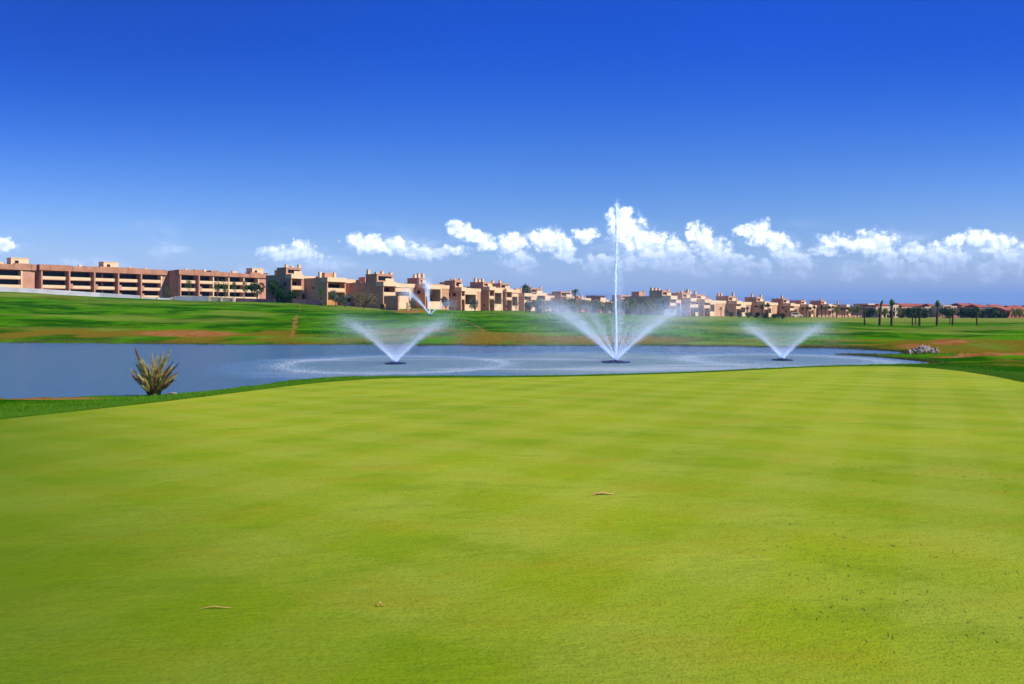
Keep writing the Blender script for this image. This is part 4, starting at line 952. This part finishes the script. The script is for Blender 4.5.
# ------------------------------------------------------------------ haze
def haze():
    o = MB().box(-15500, 15500, -15500, 15500, -8, 430).build('haze', None)
    m = bpy.data.materials.new('haze'); m.use_nodes = True; nt = m.node_tree; nt.nodes.clear()
    out = nt.nodes.new('ShaderNodeOutputMaterial'); pv = nt.nodes.new('ShaderNodeVolumePrincipled')
    pv.inputs['Color'].default_value = (0.21, 0.50, 0.95, 1); pv.inputs['Density'].default_value = 0.00012; pv.inputs['Anisotropy'].default_value = 0.0
    nt.links.new(pv.outputs[0], out.inputs['Volume']); o.data.materials.append(m); tag(o, kind='stuff'); o['label'] = 'thin pale blue air haze over the whole landscape'; o['category'] = 'haze'
haze()

# ------------------------------------------------------------------ sky
SUN_AZ = math.radians(112); SUN_EL = math.radians(40)   # azimuth clockwise from the view axis (+Y)
sd = Vector((math.sin(SUN_AZ)*math.cos(SUN_EL), math.cos(SUN_AZ)*math.cos(SUN_EL), math.sin(SUN_EL)))
W = bpy.data.worlds.new('World'); S.world = W; W.use_nodes = True; t = N(W.node_tree)
bg = W.node_tree.nodes['Background']
sky = t.new('ShaderNodeTexSky'); sky.sky_type = 'NISHITA'; sky.sun_disc = False
sky.sun_elevation = SUN_EL; sky.sun_rotation = SUN_AZ; sky.altitude = 400; sky.air_density = 1.0; sky.dust_density = 0.6; sky.ozone_density = 3.0
gm = t.new('ShaderNodeGamma'); t.put(gm.inputs[0], sky.outputs[0]); 
D = t.new('ShaderNodeTexCoord').outputs['Generated']
sp = t.new('ShaderNodeSeparateXYZ'); t.put(sp.inputs[0], D)
el = sp.outputs[2]
SKYC = sky.outputs[0]
hs = t.new('ShaderNodeHueSaturation'); hs.inputs['Saturation'].default_value = 1.35; hs.inputs['Value'].default_value = 1.0; t.put(hs.inputs['Color'], SKYC)
hor = t.math('MAXIMUM', t.math('ABSOLUTE', sp.outputs[1]), 0.25)
ev = t.math('DIVIDE', el, hor)
deep = t.ss(ev, 0.03, 0.43)
tint = t.mix(deep, (1.15, 0.95, 1.02), (0.0, 0.36, 1.28))
# lens vignette painted into the sky tint: both sides darker higher up
west = t.math('MULTIPLY', t.ss(sp.outputs[0], 0.0, -0.62), t.ss(ev, 0.02, 0.45))
tint = t.mix(t.math('MULTIPLY', west, 0.52), tint, t.mix(1.0, tint, (0.2, 0.25, 0.38), 'MULTIPLY'))
east = t.math('MULTIPLY', t.ss(sp.outputs[0], 0.25, 0.65), t.ss(ev, 0.10, 0.45))
tint = t.mix(t.math('MULTIPLY', east, 0.40), tint, t.mix(1.0, tint, (0.2, 0.35, 0.45), 'MULTIPLY'))
skyc = t.mix(1.0, hs.outputs[0], tint, 'MULTIPLY')
# clouds: directions around the horizon
yy = t.math('MAXIMUM', sp.outputs[1], 0.02)
cu = t.math('MULTIPLY', t.math('DIVIDE', sp.outputs[0], yy), F); cv = t.math('MULTIPLY', t.math('DIVIDE', sp.outputs[2], yy), F)
cb = t.new('ShaderNodeCombineXYZ'); t.put(cb.inputs[0], cu); t.put(cb.inputs[1], cv)
UV = cb.outputs[0]
wn = t.new('ShaderNodeTexNoise'); wn.inputs['Scale'].default_value = 0.055; wn.inputs['Detail'].default_value = 5; wn.inputs['Roughness'].default_value = 0.62; t.put(wn.inputs['Vector'], UV)
warp = t.vmath('MULTIPLY', t.vmath('SUBTRACT', wn.outputs['Color'], (0.5, 0.5, 0.5)), (26, 20, 0))
UW = t.vmath('ADD', UV, warp)
CL = [(621,217,10,9),(630,230,15,12),(648,242,19,12),(667,250,18,11),(684,257,12,8),(640,258,26,6),(534,234,9,5),(551,236,13,9),(563,245,10,9),(572,253,6,6),(587,232,9,6),(459,227,9,5),(474,233,12,5),(489,240,9,5),(512,241,13,8),(520,258,13,8),(597,260,15,6),(365,240,15,7),(390,243,24,6),(430,249,28,5),(283,250,20,6),(300,250,16,8),(316,257,14,5),(693,230,5,7),(705,240,9,11),(719,252,13,12),(740,262,15,7),(742,228,7,5),(761,231,13,9),(777,240,12,10),(789,252,11,10),(803,263,9,9),(766,265,7,7),(826,248,13,5),(838,239,15,6),(856,243,10,6),(874,241,17,9),(886,252,12,11),(893,264,9,9),(850,271,10,6),(914,250,14,7),(937,252,20,9),(954,258,14,8),(925,269,18,7),(956,238,9,5),(977,237,12,7),(999,244,16,9),(1014,254,14,11),(989,270,11,9),(1030,262,14,12),(3,243,10,5),(1060,250,25,12),(-40,248,25,6),(1120,240,30,9)]
r2 = None
for (x, y, rx, ry) in CL:
    q = t.vmath('MULTIPLY_ADD', UW, (1/(rx*1.7), 1/(ry*1.8), 0), (-(x-CX)/(rx*1.7), -(HY-y-3)/(ry*1.8), 0)); d = t.vmath('DOT_PRODUCT', q, q)
    r2 = d if r2 is None else t.math('MINIMUM', r2, d)
fb = t.noise(UV, 0.10, 7, 0.62); fb2 = t.noise(t.vmath('ADD', UV, (3.5, 4.0, 0)), 0.10, 7, 0.62)
dens = t.math('ADD', t.math('SUBTRACT', 1.0, r2), t.math('MULTIPLY', t.math('SUBTRACT', fb, 0.5), 2.2))
alpha = t.math('POWER', t.ss(dens, 0.05, 1.0), 1.1)
low = t.ss(cv, 42, 78)       # clouds dissolve towards the horizon
alpha = t.math('MULTIPLY', alpha, t.math('ADD', 0.22, t.math('MULTIPLY', low, 0.70)))
wisp = t.math('MULTIPLY', t.math('MULTIPLY', t.ss(t.noise(t.vmath('MULTIPLY', UV, (0.35, 1, 1)), 0.035, 5, 0.6), 0.48, 0.75), t.math('MULTIPLY', t.ss(cv, 20, 45), t.ss(cv, 100, 60))), 0.30)
alpha = t.math('MAXIMUM', alpha, wisp)
lit = t.math('MULTIPLY', t.ss(t.math('SUBTRACT', fb, fb2), -0.08, 0.10), t.ss(dens, 1.9, 0.6, 0.55, 1.0))
cc = t.mix(t.math('ADD', t.math('MULTIPLY', lit, 0.65), t.math('MULTIPLY', low, 0.35)), (8.5, 9.8, 12.0), (16.0, 16.3, 16.5))
fin = t.mix(alpha, skyc, cc)
t.put(bg.inputs[0], fin); bg.inputs[1].default_value = 0.10

sl = bpy.data.lights.new('sun', 'SUN'); sl.energy = 4.2; sl.angle = math.radians(0.53); sl.color = (1.0, 0.93, 0.82)
so = bpy.data.objects.new('sun', sl); COL.objects.link(so); so.rotation_euler = sd.to_track_quat('Z', 'Y').to_euler(); so.location = (50, -10, 60)

# ------------------------------------------------------------------ camera
cam = bpy.data.cameras.new('camera'); co = bpy.data.objects.new('camera', cam); COL.objects.link(co)
co.location = (0, 0, CH); co.rotation_euler = (math.pi/2, 0, 0); cam.sensor_width = 36; cam.lens = F*36/1024
cam.shift_y = (HY-342)/1024; cam.clip_start = 0.05; cam.clip_end = 60000; S.camera = co
S.render.engine = 'CYCLES'; S.render.resolution_x = 1024; S.render.resolution_y = 684
S.cycles.max_bounces = 6; S.cycles.transparent_max_bounces = 48; S.cycles.volume_bounces = 1
S.view_settings.view_transform = 'Standard'; S.view_settings.look = 'None'; S.view_settings.exposure = 0.5; S.view_settings.gamma = 1
